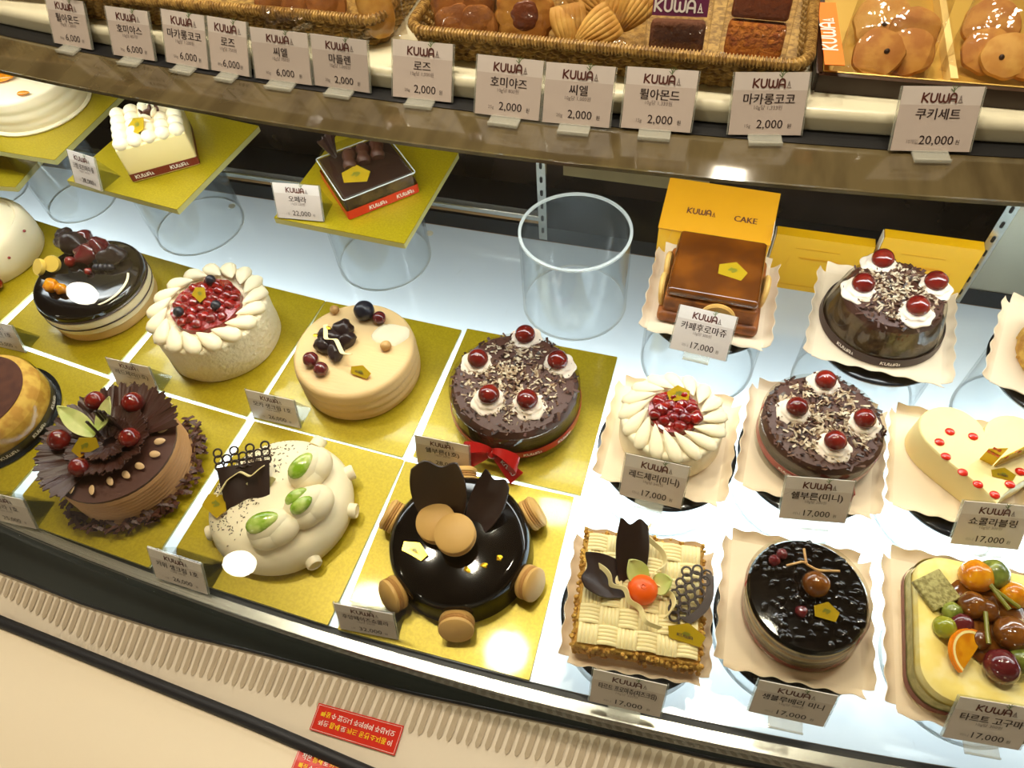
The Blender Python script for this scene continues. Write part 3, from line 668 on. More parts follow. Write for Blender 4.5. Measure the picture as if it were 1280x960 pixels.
for i in range(14):
    p = L_(o, 128 + (i % 5) * 6 - 8, 318 + (i // 5) * 8, H + .004); k = MB(); ball(k, (p.x, p.y, H + .004), .006, jit=.15, nu=10, nv=8); k.build('blackberry', 'blueberry', o)
# 5 white cake cut off at the left ----------------------------------------
p = at(-10, 310, .04)
o = cake('white_cream_cake', 'tall white cream cake with red specks cut off by the left edge', p.x - .03, p.y + .012, BOARDT)
b = MB(); b.lathe([(.084, 0), (.087, .004), (.088, .03), (.086, .055), (.080, .066), (.074, .069), (.070, .066), (.064, .070), (.05, .078), (.03, .082), (.0005, .082)], 56, rf=lambda R, Z, A: R * (1 + .012 * noise.noise(Vector((cos(A) * 2, sin(A) * 2, Z * 30))))); b.build('cake_body', 'cream', o)
for x, y, z in ((52, 288, .055), (29, 334, .04)):
    q = at(x, y, BOARDT + z); d = Vector((q.x - o.location.x, q.y - o.location.y, 0)).normalized(); k = MB(); k.ell((d.x * .0885, d.y * .0885, z), (.0025, .0025, .0025), None, 8, 6); k.build('red_speck', 'cherry_red', o)
q = at(-4, 363, BOARDT + .012); d = Vector((q.x - o.location.x, q.y - o.location.y, 0)).normalized(); k = MB(); ball(k, (d.x * .094, d.y * .094, .012), .011); k.build('strawberry', 'cherry_red', o)
# 6 ruffled chocolate cake -------------------------------------------------
o = cake('ruffled_chocolate_cake', 'ruffled chocolate cake with cherries, two pale green leaves and almond slices', -.692, .326, BOARDT)
H = .062; R_ = .082
b = MB(); cyl(b, R_, H, round_=.004, ridges=(9, .0022)); b.build('combed_cream_side', 'choc_cream', o)
b = MB(); b.lathe([(R_ * .99, H - .002), (R_ * .99, H + .002), (.0005, H + .002)], 48); b.build('chocolate_disc', 'choc_milk', o)
b = MB()
for i in range(16):
    a = 2 * pi * i / 16; c = (.030 * cos(a), .030 * sin(a), H + .004)
    if -1.9 < ((a + pi) % (2 * pi) - pi) < .75: continue
    fan(b, T(*c) @ RZ(a) @ RY(-.16), .062, -.42, .42, 1.3, .0022, .0012, .006, .10, .10)
for i in range(13):
    a = 2 * pi * i / 13 + .2; c = (.012 * cos(a), .012 * sin(a), H + .009)
    fan(b, T(*c) @ RZ(a) @ RY(-.20), .042, -.5, .5, 1.3, .0022, .0012, .006, .10, .12)
for i in range(8):
    a = 2 * pi * i / 8 + .3; fan(b, T(.004 * cos(a), .004 * sin(a), H + .013) @ RZ(a) @ RY(-.24), .030, -.5, .5, 1.3, .002, .0012, .005, .10, .16)
b.build('chocolate_ruffles', 'choc_ruffle', o, sharp=80)
for x, y, r in ((118, 500, .0135), (165, 502, .0145), (73, 549, .0145), (161, 546, .0135), (97, 583, .0125)):
    p = L_(o, x, y, H + .026); k = MB(); ball(k, (p.x, p.y, H + .024), r); k.build('cherry', 'cherry', o)
def leaf_sheet(mb, M, L, W, curl=.25, fold=.2, th=.0016, m=0):
    mb.sheet(lambda u, v: Vector((u * L, (v - .5) * 2 * W * .5 * sin(pi * min(1, .08 + .92 * u)) ** .8, curl * L * u * u + fold * abs(v - .5) * W)), 16, 8, th, m, M)
for px_, tip, cw in (((118, 545), (78, 515), .026), ((122, 538), (144, 500), .022)):
    p = L_(o, *px_, H + .028); t_ = L_(o, *tip, H + .045); d = t_ - p; k = MB()
    leaf_sheet(k, T(*p) @ RZ(math.atan2(d.y, d.x)) @ RY(-.45), d.length * 1.05, cw, .15); k.build('green_leaf', 'leaf_green', o, sharp=80)
for i, (x, y) in enumerate(((135, 520), (140, 519), (145, 520), (151, 525))):
    p = L_(o, x, y + 12, H + .024); k = MB(); k.box((p.x, p.y, H + .040), (.0035, .0035, .036), 0, None, 1, .0008); k.build('chocolate_stick', 'choc_plain', o)
k = MB(); p = L_(o, 122, 541, H + .03); k.box((p.x, p.y, H + .040), (.004, .003, .034), 0, None, 1, .0008); k.build('chocolate_stick', 'choc_plain', o)
gold_tag(o, L_(o, 106, 557, H + .030), .9, .9, .026)
al = [(210, 509), (206, 521), (204, 537), (200, 552), (194, 568), (175, 583), (158, 594), (138, 602), (115, 613), (90, 611)]
for i, (x, y) in enumerate(al):
    p = L_(o, x, y, H + .007); k = MB(); k.ell((0, 0, 0), (.0075, .0052, .0012), None, 16, 6, M=T(p.x, p.y, H + .008) @ RZ(1.2 - .25 * i) @ RX(.35), taper=.3); k.build('almond_slice', 'almond', o)
b = MB()
for i in range(150):
    a = random.uniform(-2.6, 1.2); q = R_ + random.uniform(0, .016); flake(b, (q * cos(a), q * sin(a), random.uniform(.008, .019)), random.uniform(.01, .022), .005, random.uniform(0, 6.28), random.uniform(-.6, .6), .4)
b.build('chocolate_shards', 'choc_milk', o, stuff=True)
# 7 cocoa topped cake at the left edge ------------------------------------
p = at(-12, 500, .05); o = cake('cocoa_cake', 'sponge cake with cocoa dusted top and black band cut off by the left edge', p.x - .022, p.y - .008, BOARDT)
b = MB(); b.lathe([(.086, .0), (.089, .004), (.089, .02), (.086, .045), (.078, .055), (.07, .057), (.0005, .057)], 56); b.build('sponge_body', 'sponge', o)
b = MB(); b.lathe([(.073, .0555), (.074, .0575), (.071, .0585), (.0005, .0585)], 56); b.build('cocoa_top', 'cocoa', o)
b = MB(); b.lathe([(.090, 0), (.098, .001), (.098, .002), (.0005, .0021)], 56); b.build('black_disc', 'black_gloss', o)
band(o, .0905, .003, .016, 'ribbon_black', (-1.25, -.6, -.05, .5)); collar(o, .0915, .040, 0, .089)
# 8 white cake with green-filled cream eggs --------------------------------
o = cake('white_dome_cake', 'white cream cake with a dark chocolate comb and three green-filled cream eggs', -.457, .322, BOARDT)
H = .048; R_ = .093
b = MB(); b.lathe([(R_ * .93, 0), (R_ * .99, .006), (R_, .018), (R_ * .96, .032), (R_ * .86, .043), (R_ * .6, .050), (R_ * .3, .053), (.0005, .054)], 64, rf=lambda R, Z, A: R * (1 + .015 * noise.noise(Vector((cos(A) * 1.4, sin(A) * 1.4, Z * 20))))); b.build('cake_body', 'cream', o)
for i, (x, y, L, az) in enumerate(((384, 585, .036, 1.2), (382, 630, .038, .9), (338, 657, .038, .6))):
    p = L_(o, x, y, H + .014); e = MB(); c = Vector((p.x, p.y, H + .012)); R3 = (RZ(az) @ RY(-.15)).to_3x3(); 
    e.ell(c, (L * .78, L * .60, .024), R3, 26, 16, taper=.18)
    for q in (0, 1): e.ell(c + R3 @ Vector((.012 * (q - .3), -.003, -.004)), (L * .7, L * .66, .020), R3, 22, 12, taper=.1)
    eo = e.build('cream_egg', 'cream', o)
    g = MB()
    for dx_, dy_, s_ in (((-.003, 0, 1.1),) if i != 1 else ((-.002, .007, .8), (-.002, -.007, .8))): g.ell(c + R3 @ Vector((dx_, dy_,   .0170)), (L * .50 * s_, L * .36 * s_, .0092), R3, 18, 10, taper=.3)
    g.build('green_filling', 'green_gel', eo)
for x, y, z in ((432, 638, .016), (392, 703, .014), (402, 548, .03), (440, 590, .022), (258, 668, .014)):
    q = at(x, y, BOARDT + z); d = Vector((q.x - o.location.x, q.y - o.location.y, 0)).normalized(); az = math.atan2(d.y, d.x); M = T(d.x * R_ * .97, d.y * R_ * .97, z) @ RZ(az) @ RY(pi / 2)
    k = MB(); k.lathe([(.010, -.004), (.010, .008), (.0085, .010), (.007, .0085)], 24, M=M); ko = k.build('cream_tube', 'cream', o); k = MB(); k.lathe([(.0072, .0075), (.0005, .0078)], 24, M=M); k.build('green_filling', 'green_gel', ko)
# the dark comb of chocolate: an upright lacy fan
p = L_(o, 300, 628, H + .004)
b = MB(); M = T(p.x + .012, p.y - .004, H - .002) @ RZ(2.0) @ RY(-.5)
b.sheet(lambda u, v: Vector((.058 * u, (v - .5) * (.054 + .012 * u), .004 * sin(v * 9) * u)), 12, 12, .0022, 0, M)
for i in range(7):
    yy = -.030 + .010 * i
    for k_ in range(2 if i % 2 else 3):
        b.tube([(.059 + .0088 * k_ + .0052 * cos(t * pi / 8), yy + .0052 * sin(t * pi / 8), .0015 * sin(i + k_)) for t in range(16)], .0013, 6, 0, M, True)
b.build('chocolate_comb', 'choc_plain', o, sharp=70)
b = MB(); curl_ribbon(b, [L_(o, x, y, H + z) for x, y, z in ((272, 620, .018), (284, 600, .022), (300, 589, .026), (313, 596, .026), (324, 586, .03), (330, 582, .03))], .007, (.3, -.6, .8)); b.build('white_chocolate_curl', 'white_choc', o)
b = MB(); p = L_(o, 340, 610, H + .008); fan(b, T(p.x - .01, p.y - .01, H + .004) @ RZ(2.0) @ RY(-.1), .024, -.9, .9, 1, .001, .001, .003, .05, .3); b.build('sugar_pane', 'mesh_green', o)
gold_tag(o, L_(o, 270, 630, H + .004), -.4, .2, .030)
def fdust():
    PZ = [(0, .054), (.0279, .053), (.0558, .050), (.080, .043), (.0893, .032)]; a = random.gauss(3.0, .55); q = min(.086, abs(random.gauss(.058, .018)))
    k = max(i for i in range(4) if PZ[i][0] <= q); f = (q - PZ[k][0]) / (PZ[k + 1][0] - PZ[k][0]); return (q * cos(a), q * sin(a), PZ[k][1] * (1 - f) + PZ[k + 1][1] * f + .0006)
shavings(o, 1100, fdust, ['sponge_dark', 'choc'], (.0012, .0034), 'cocoa_specks', (.5, .5, 0), .2)
# 9 black mirror cake ------------------------------------------------------
o = cake('black_mirror_cake', 'black mirror-glazed cake ringed by tan macarons with chocolate petals', -.211, .324, BOARDT)
H = .050
b = MB(); b.lathe([(.089, 0), (.0885, .004), (.087, .03), (.085, .042), (.080, .048), (.072, .050), (.0005, .0505)], 72); b.build('mirror_glaze', 'glaze', o)
def macaron(mb_parent, M, s=.021, name='macaron'):
    b = MB(); b.lathe([(.0005, .0028), (s * .93, .0028), (s, .0045), (s * .98, .0075), (s * .8, .0105), (.0005, .0115)], 28, M=M); b.lathe([(.0005, -.0115), (s * .8, -.0105), (s * .98, -.0075), (s, -.0045), (s * .93, -.0028), (.0005, -.0028)], 28, M=M)
    r = b.build(name, 'macaron', mb_parent); f = MB(); f.lathe([(s * .9, -.0029), (s * .99, -.0016), (s * .92, 0), (s * .99, .0016), (s * .9, .0029)], 28, M=M, caps=False); f.build('macaron_filling', 'macaron_foot', r); return r
for x, y in ((571, 782), (493, 743), (486, 644), (668, 642), (661, 729), (577, 586)):
    q = at(x, y, BOARDT + .020); d = Vector((q.x - o.location.x, q.y - o.location.y, 0)).normalized(); az = math.atan2(d.y, d.x)
    macaron(o, T(d.x * .098, d.y * .098, .0222) @ RZ(az) @ RY(pi / 2 - .35), .021)
for i, (x, y) in enumerate(((545, 652), (570, 672))):
    p = L_(o, x, y, H + .016); macaron(o, T(p.x, p.y, H + .011 + .013 * i) @ RX(.12), .0245)
for base, R_, az, tilt in (((553, 652), .092, 1.82, 1.15), ((594, 656), .064, 1.25, .55)):
    p = L_(o, *base, H + .004); k = MB(); choc_leaf(k, T(p.x, p.y, H + .001) @ RZ(az) @ RY(-tilt), R_, R_ * .72); k.build('chocolate_petal', 'choc_plain', o, sharp=70)
gold_tag(o, L_(o, 519, 687, H + .003), -.25, .05, .028, txt=True)
for x, y in ((624, 698), (606, 707), (584, 712)):
    p = L_(o, x, y, H + .001); k = MB(); k.ell((p.x, p.y, H + .0015), (.004, .0035, .0008), RZ(x).to_3x3(), 9, 6, jit=.6); k.build('gold_flake', 'gold_leaf', o)
# ---------------------------------------------------------------- raised pieces at the back left
def acrylic_tube(cx, cy, r, h, label, group, z=0., rim=True):
    o = thing('acrylic_stand', label, 'display stand', (cx, cy, z), 0, group)
    b = MB(); b.lathe([(r - .003, .0005), (r, .0005), (r, h - .001), (r - .003, h - .001), (r - .003, .0005)], 64, caps=False); b.build('tube_wall', 'acrylic', o)
    b = MB(); b.lathe([(r - .0038, h - .0028), (r + .0004, h - .0028), (r + .0004, h), (r - .0038, h), (r - .0038, h - .0028)], 64, caps=False); b.build('rim', 'acrylic_rim', o)
    b = MB(); b.lathe([(r - .0035, .0), (r + .0003, .0), (r + .0003, .0012), (r - .0035, .0012), (r - .0035, 0)], 64, caps=False); b.build('foot_edge', 'acrylic_rim', o)
    return o
GS = 'clear acrylic tube stands'
acrylic_tube(-.171, .773, .0813, .15, 'empty clear acrylic tube stand between the chocolate box cake and the yellow boxes', GS)
RB = .15 ; TH = .010
def quad_board(px, z, size, rz=None):
    P = [at(*p, z + TH) for p in px]; return P
op = [at(*p, RB + TH) for p in ((420 - 10, 165), (571, 196), (517, 300), (348, 272))]
oc = sum(op, Vector()) / 4; ang = math.atan2(op[1].y - op[0].y, op[1].x - op[0].x); ang2 = math.atan2(op[2].y - op[3].y, op[2].x - op[3].x)
board(oc.x, oc.y, (ang + ang2) / 2, .212, RB, TH, 'thick gold board on a tube stand under the boxed chocolate cake', 'raised gold cake boards', 'raised_board')
acrylic_tube(oc.x - .01, oc.y + .005, .079, RB - .0006, 'clear acrylic tube stand under the boxed chocolate cake', GS)
def fit_board(fr, right_dir_px, z, size):
    """board by its front-right corner and the pixel of its back-right corner"""
    a = at(*fr, z + TH); b_ = at(*right_dir_px, z + TH); v = (b_ - a).normalized(); u = Vector((v.y, -v.x, 0)); c = a - u * size / 2 + v * size / 2
    return c.x, c.y, math.atan2(u.y, u.x)
cb = fit_board((221, 262), (316, 165), RB, .22); board(*cb, .22, RB, TH, 'thick gold board on a tube stand under the square white cream cake', 'raised gold cake boards', 'raised_board')
q1 = at(262, 276); acrylic_tube(q1.x - .01, min(q1.y, .806), .079, RB - .0006, 'clear acrylic tube stand under the square white cream cake', GS)
ob = fit_board((68, 200), (150, 120), RB, .24); board(*ob, .24, RB, TH, 'thick gold board on a tube stand under the white cake with orange', 'raised gold cake boards', 'raised_board')
q2 = at(122, 231); acrylic_tube(q2.x, min(q2.y, .82), .064, RB - .0006, 'clear acrylic tube stand under the white cake with orange', GS)
fb = fit_board((19, 234), (38, 212), .10, .2); board(fb[0], fb[1], fb[2], .2, .10, TH, 'gold board corner jutting in at the left edge behind the white cake', 'raised gold cake boards', 'raised_board')
acrylic_tube(fb[0] - .075, fb[1] - .0, .05, .0994, 'clear acrylic stand at the left edge under a gold board corner', GS)
ZB = RB + TH + .0004
# white cake with orange
p = at(20, 150, ZB); o = cake('orange_cream_cake', 'round white cream cake with orange pieces on the raised board at top left', ob[0] - .012, ob[1] + .008, ZB)
b = MB(); cyl(b, .088, .060, round_=.006, ridges=(3, .0016), wob=.01); b.lathe([(.092, .0005), (.093, .003), (.090, .006), (.086, .006)], 56, caps=False); b.build('cake_body', 'cream', o)
for x, y, r in ((30, 118, .008), (4, 100, .016), (18, 90, .010)):
    p = L_(o, x, y, .062); k = MB(); k.ell((p.x, p.y, .062 + r * .3), (r * 1.3, r * .8, r * .5), RZ(.4).to_3x3(), 16, 10, taper=.4); k.build('orange_piece', 'orange_flesh', o)
p = L_(o, 74, 104, .062); k = MB(); ball(k, (p.x, p.y, .063), .004); k.build('red_berry', 'cherry_red', o)
p = L_(o, 22, 92, .066); k = MB(); k.ell((p.x, p.y, .070), (.012, .004, .008), RZ(-.6).to_3x3(), 12, 8); k.build('dark_leaf', 'kiwi', o)
# square cream cake with dots
o = cake('square_cream_cake', 'square white cake piped in rows of cream dots with wine ribbon', 0, 0, ZB)
qa = [at(*p, ZB) for p in ((164, 230), (254, 205))]; u = (qa[1] - qa[0]); sw = .105; az = math.atan2(u.y, u.x); v = Vector((-sin(az), cos(az), 0)); c = (qa[0] + qa[1]) / 2 + v * sw * .5
o.location = (c.x, c.y, ZB); o.rotation_euler = (0, 0, az)
b = MB(); b.box((0, 0, .030), (sw, sw, .060), 0, None, .99, .003); b.build('cake_body', 'mousse', o)
b = MB()
for i in range(5):
    for j in range(5): b.ell((-.042 + .021 * i, -.042 + .021 * j, .062), (.0118, .0122, .0105), None, 16, 10, jit=.05)
b.build('cream_dots', 'cream', o)
b = MB(); b.loft([[(x_ * 1.012, y_ * 1.012, z_) for x_, y_ in rrect(sw / 2, sw / 2, .003)] for z_ in (.003, .016)], caps=False); rb = b.build('ribbon_band', 'ribbon_wine', o)
f = MB()
for xx in (-.032, .022): logo(f, xx, .007, .006, 0, T(0, -sw / 2 * 1.012 - .0006, 0) @ RX(pi / 2), mark=0)
f.build('lettering', 'white_ink', rb, smooth=False)
M_ = o.matrix_basis.inverted() if False else (T(*o.location) @ RZ(az)).inverted()
def loc_r(px, py, z): return M_ @ at(px, py, ZB + z)
p = loc_r(186, 140, .07); k = MB()
for i in range(9):
    a = i * 2.4; r = .004 + .0011 * i; k.ell((p.x + r * 1.0 * cos(a), p.y - .006 + r * 1.0 * sin(a), .078 - .0008 * i), (.0085, .0030, .0075), (RZ(a + pi / 2) @ RX(.4)).to_3x3(), 12, 8, m=i % 2)
k.build('chocolate_rose', ['choc_milk', 'cream'], o)
gold_tag(o, loc_r(172, 156, .073), -1.2, .4, .030)
# boxed chocolate cake
o = cake('boxed_chocolate_cake', 'square chocolate cake in a clear lidded box with red base band', 0, 0, ZB)
qa = [at(*p, ZB) for p in ((437, 275), (524, 240))]; u = qa[1] - qa[0]; sw = u.length; az = math.atan2(u.y, u.x); v = Vector((-sin(az), cos(az), 0)); c = (qa[0] + qa[1]) / 2 + v * sw * .5
o.location = (c.x, c.y, ZB); o.rotation_euler = (0, 0, az); M_ = (T(*o.location) @ RZ(az)).inverted()
b = MB(); b.box((0, 0, .0175), (sw * .94, sw * .94, .031), 0, None, 1, .002); b.build('cake_body', 'sponge_dark', o)
b = MB(); b.box((0, 0, .034), (sw * .95, sw * .95, .005), 0, None, 1, .002); b.build('chocolate_top', 'choc', o)
for i in range(3):
    b = MB(); b.tube([(-.02 + .022 * i + .001 * t, .005 + .003 * t, .044 + .004 * sin(t * .5)) for t in range(-2, 12)], [.009 + .002 * sin(t) for t in range(14)], 12); b.build('chocolate_curl', 'choc_milk', o)
b = MB(); fan(b, T(-.03, .03, .038) @ RZ(1.9) @ RY(-1.0), .04, -.4, .4, 2, .003, .0014, .006, .06, .2); b.build('chocolate_petal', 'choc', o)
gold_tag(o, loc_r(445, 218, .040), -.5, .3, .034)
b = MB(); b.loft([[(x_ * 1.0, y_ * 1.0, z_) for x_, y_ in rrect(sw / 2 * 1.02, sw / 2 * 1.02, .004)] for z_ in (.001, .016)], caps=False); rb = b.build('ribbon_band', 'ribbon_orange', o)
f = MB()
for xx in (-.010, .034): logo(f, xx, .0055, .006, 0, T(0, -sw / 2 * 1.02 - .0006, 0) @ RX(pi / 2), mark=0)
f.build('lettering', 'white_ink', rb, smooth=False)
b = MB(); R_ = [(sw / 2 * 1.01, .016), (sw / 2 * 1.01, .036)]
b.loft([[(x_, y_, z_) for x_, y_ in rrect(s_, s_, .004)] for s_, z_ in R_ + [(sw / 2 * .8, .058), (sw / 2 * .45, .066)]], caps=True); bxl = b.build('clear_lid', 'collar_clear', o, label='clear plastic lid', sharp=20)
b = MB(); b.tube([(x_, y_, .036) for x_, y_ in rrect(sw / 2 * 1.01, sw / 2 * 1.01, .004)], .0009, 6, closed=True); b.build('lid_edge', 'acrylic_rim', bxl)
# ---------------------------------------------------------------- right half: scalloped paper trays on black discs on clear tubes
GT = 'scalloped paper trays'; GD = 'black discs on the tube stands'
def paper_tray(x, y, z, s, rz, label):
    """square paper tray: flat base, four wavy rims folded up, folded corners"""
    b = MB(); s = s * .95; hs = s / 2 * .86; n = 28
    b.box((0, 0, .0006), (2 * hs, 2 * hs, .0012))
    for k in range(4):
        M = RZ(k * pi / 2)
        def fn(u, v):
            e = (s / 2 - hs) * (1.0 + .13 * cos(u * 2 * pi * 5.5 + pi)); xx = (u - .5) * 2 * (hs + (e * .10) * v)
            return Vector((xx, -hs - e * v * .92, 0.0008 + .009 * v - .002 * sin(pi * v)))
        b.sheet(fn, n * 2, 4, .0007, 0, M)
    return tag(b.build('paper_tray', 'tray_paper', loc=(x, y, z), rz=rz, sharp=50), label, 'paper tray', GT)
def stand(x, y, z, r, what, d=(0, 0), rr=None):
    r = rr or r
    acrylic_tube(x + d[0], y + d[1], r, z - .005, 'clear acrylic tube stand under the %s' % what, GS)
    b = MB(); b.lathe([(.0005, 0), (r + .0015, 0), (r + .003, .0015), (r + .003, .0035), (r + .0015, .0045), (r - .004, .0049), (.0005, .0049)], 64)
    o = b.build('round_tray_disc', 'disc_black', loc=(x + d[0], y + d[1], z - .0049)); tag(o, 'black disc on a tube under the %s' % what, 'disc', GD)
SITES = {}
def site(k, x, y, z, what, s=.165, rz=0., d=(0, -.012), rr=None):
    stand(x, y, z, .0813, what, d, rr); paper_tray(x, y, z + .0005, s, rz, 'scalloped paper tray under the %s' % what); SITES[k] = (x, y, z + .0022)
site('R7', .030, .712, .12, 'amber glazed square cake', .178)
site('R8', .245, .712, .12, 'small cherry cake in a tall clear collar', .184, -.08)
site('R9', .455, .700, .12, 'crumb coated cake at the right edge', .172, -.25)
site('R1', .010, .500, .08, 'small white petal cake with red centre', .168, -.02)
site('R2', .178, .530, .08, 'small cherry cake with the ribbon band', .174, -.04)
site('R3', .338, .538, .08, 'pale heart-shaped cake', .158, -.05, (.007, -.012), .074)
site('R4', .011, .300, .045, 'basket-weave cream tart', .170, .10)
site('R5', .177, .336, .045, 'small dark berry layer cake', .172, .04)
site('R6', .362, .345, .045, 'fruit-topped yellow tart', .198, .02)
# R1 small petal cake
x, y, z = SITES['R1']; o = petal_cake('small white petal cake with heart-shaped cherry centre', x, y + .007, z, .064, .046, 14, 16, .044, .026, .013, 'cream', (.36, .55), .031)
gold_tag(o, L_(o, 848, 492, .062), .3, .4, .022)
# R2 small cherry cake with ribbon
x, y, z = SITES['R2']; o = choc_cherry('small chocolate cherry cake with four cream swirls and a red ribbon band', x + .002, y + .008, z, .067, .046, [(1033, 473), (997, 508), (1082, 522), (1045, 550)], .0125, (), None, False, .069, .006)
bd = band(o, .0695, .014, .024, 'ribbon_red', (-2.05,)); bow(bd, (.0695 * cos(-1.25), .0695 * sin(-1.25), .018), -1.25, .017)
# R8 small cherry cake in collar
x, y, z = SITES['R8']; o = choc_cherry('small chocolate cherry cake in a tall clear collar with dark band', x, y + .004, z, .073, .050, [(1106, 319), (1081, 351), (1173, 347), (1149, 380)], .0135, (), None, False, .060, .010)
band(o, .0752, .001, .013, 'band_brown', (-2.2, -1.45), .0735)
# R3 heart cake
x, y, z = SITES['R3']; o = cake('heart_cake', 'pale yellow heart-shaped cake dotted with red jelly and gold checked ornament', 0, 0, z)
tl, tip, rt_ = at(1146, 560, z), at(1232, 640, z), at(1290, 560, z)
HB = []
for i in range(60):
    t = 2 * pi * i / 60; HB.append((16 * sin(t) ** 3 / 17, (13 * cos(t) - 5 * cos(2 * t) - 2 * cos(3 * t) - cos(4 * t)) / 17))
sc = .076; HH = .042
_t, _n = at(1247, 634, z + HH), at(1232, 548, z + HH); _d = (_t - _n).normalized(); hr = math.atan2(_d.y, _d.x) + pi / 2; hc = _t - _d * sc * .98
o.location = (hc.x, hc.y, z); o.rotation_euler = (0, 0, hr); M_ = (T(*o.location) @ RZ(hr)).inverted()
b = MB(); b.loft([[(p[0] * sc * k_, p[1] * sc * k_, zz) for p in HB] for zz, k_ in ((0, 1.0), (.002, 1.005), (HH - .003, .985), (HH - .001, .975), (HH, .955), (HH + .0003, .5))]); b.build('cake_body', 'mousse', o)
for x_, y_ in ((1187, 540), (1216, 546), (1174, 553), (1182, 571), (1203, 591), (1222, 606), (1243, 619), (1262, 606), (1275, 590)):
    p = M_ @ at(x_, y_, z + HH); k = MB(); k.ell((p.x, p.y, HH + .001), (.0055, .0050, .0022), None, 14, 8); k.build('jelly_dot', 'jelly_red', o)
for (x0, y0), (x1, y1), hh in (((1224, 574), (1240, 582), .036), ((1242, 583), (1292, 562), .028)):
    a_, c_ = M_ @ at(x0, y0, z + HH), M_ @ at(x1, y1, z + HH); k = MB(); d = (c_ - a_)
    k.sheet(lambda u, v: Vector((a_.x + d.x * u, a_.y + d.y * u, HH + .001 + hh * v * (.6 + .4 * u))), 6, 4, .0012); go = k.build('gold_ornament', 'gold_tag', o, smooth=False)
    k = MB(); nn = Vector((-d.y, d.x, 0)).normalized(); 
    for i in range(5):
        for j in range(2): 
            if (i + j) % 2 == 0: k.box((0, 0, 0), (.0035, .0004, .0035), 0, T(a_.x + d.x * (.15 + .16 * i), a_.y + d.y * (.15 + .16 * i), HH + hh * (.55 + .25 * j)) @ RZ(math.atan2(d.y, d.x)) @ T(0, -.001, 0))
    k.build('checked_pattern', 'check_red', go, smooth=False)
gold_tag(o, M_ @ at(1254, 592, z + HH + .003), -.1, .5, .020, txt=True)
# R4 basket-weave tart
x, y, z = SITES['R4']; o = cake('basketweave_tart', 'square cream tart piped as basket weave with an orange candy rose', x, y, z, rz=.10)
M_ = (T(x, y, z) @ RZ(.10)).inverted(); S4 = .124; H4 = .030
b = MB(); b.box((0, 0, H4 / 2), (S4 + .008, S4 + .008, H4), 0, None, .97, .004); b.build('crumb_crust', 'crumb', o)
b = MB()
for _ in range(420):
    e = random.choice((0, 1, 2, 3)); t = random.uniform(-.5, .5) * (S4 + .012); w_ = (S4 + .010) / 2 + random.uniform(-.003, .002); q = [(t, -w_), (w_, t), (t, w_), (-w_, t)][e]
    b.ell((q[0], q[1], random.uniform(.004, H4 + .002)), (random.uniform(.0015, .0035),) * 3, None, 6, 4, jit=.3)
b.build('crust_crumbs', 'crumb', o, stuff=True)
b = MB(); n = 6; cs = S4 / n
for i in range(n):
    for j in range(n):
        c0 = (-S4 / 2 + cs * (i + .5), -S4 / 2 + cs * (j + .5)); hv = (i + j) % 2
        def fn(u, v):
            a_, c_ = (u, v) if hv else (v, u)   # a_ along the strip
            return Vector((c0[0] + (u - .5) * cs * (1.06 if hv else .98), c0[1] + (v - .5) * cs * (.98 if hv else 1.06), H4 + .001 + .0042 * sin(pi * (.06 + .88 * a_)) + .0010 * abs(sin(pi * 5 * c_))))
        b.sheet(fn, 14 if hv else 30, 30 if hv else 14, .0012)
b.build('basketweave_cream', 'cream_yellow', o, sharp=80)
zt = H4 + .006
def l4(px, py, h=0.): return M_ @ at(px, py, z + zt + h)
for (bx_, by_), (tx_, ty_), hgt, R4, an, az4 in (((788, 728), (792, 655), .034, .055, .33, 0), ((785, 728), (733, 714), .012, .046, .42, 0)):
    a_, c_ = l4(bx_, by_), l4(tx_, ty_, hgt); d = c_ - a_; k = MB(); choc_leaf(k, T(a_.x, a_.y, zt) @ RZ(math.atan2(d.y, d.x)) @ RY(-math.atan2(hgt, hypot(d.x, d.y))), d.length * 1.05, .036 + .012 * (hgt < .02)); k.build('chocolate_petal', 'choc_plain', o, sharp=70)
for (bx_, by_), (tx_, ty_), cw in (((806, 730), (783, 700), .026), ((815, 735), (842, 726), .024)):
    a_, c_ = l4(bx_, by_, .004), l4(tx_, ty_, .016); d = c_ - a_; k = MB(); leaf_sheet(k, T(*a_) @ RZ(math.atan2(d.y, d.x)) @ RY(-.5), d.length * 1.0, cw, .1); k.build('green_leaf', 'leaf_green', o, sharp=80)
p = l4(803, 738, .006); k = MB(); k.ell((p.x, p.y, zt + .008), (.0165, .0165, .0125), None, 24, 14)
rz_ = k.build('candy_rose', 'rose_orange', o); k = MB(); k.tube([(p.x + (.001 + .0013 * i / 6) * cos(i * .5), p.y + (.001 + .0013 * i / 6) * sin(i * .5), zt + .0208 - .00006 * i - .000003 * i * i) for i in range(52)], .0010, 6); k.build('rose_swirl', 'rose_orange', rz_)
for P in (((741, 702), (757, 712), (764, 722), (762, 732), (783, 735), (785, 752), (800, 758), (806, 778), (826, 785)), ((813, 655), (806, 670), (830, 690), (833, 706), (813, 718), (812, 730), (840, 742), (844, 756), (832, 772))):
    k = MB(); curl_ribbon(k, [tuple(l4(*q, .004 + .012 * sin(i * 1.1) ** 2)) for i, q in enumerate(P)], .0065, (.5, .3, .8)); k.build('white_chocolate_curl', 'white_choc', o)
a_, c_ = l4(845, 775, .002), l4(880, 705, .016); d = c_ - a_; az4 = math.atan2(d.y, d.x); k = MB(); M = T(*a_) @ RZ(az4) @ RY(-.18)
Lc = d.length
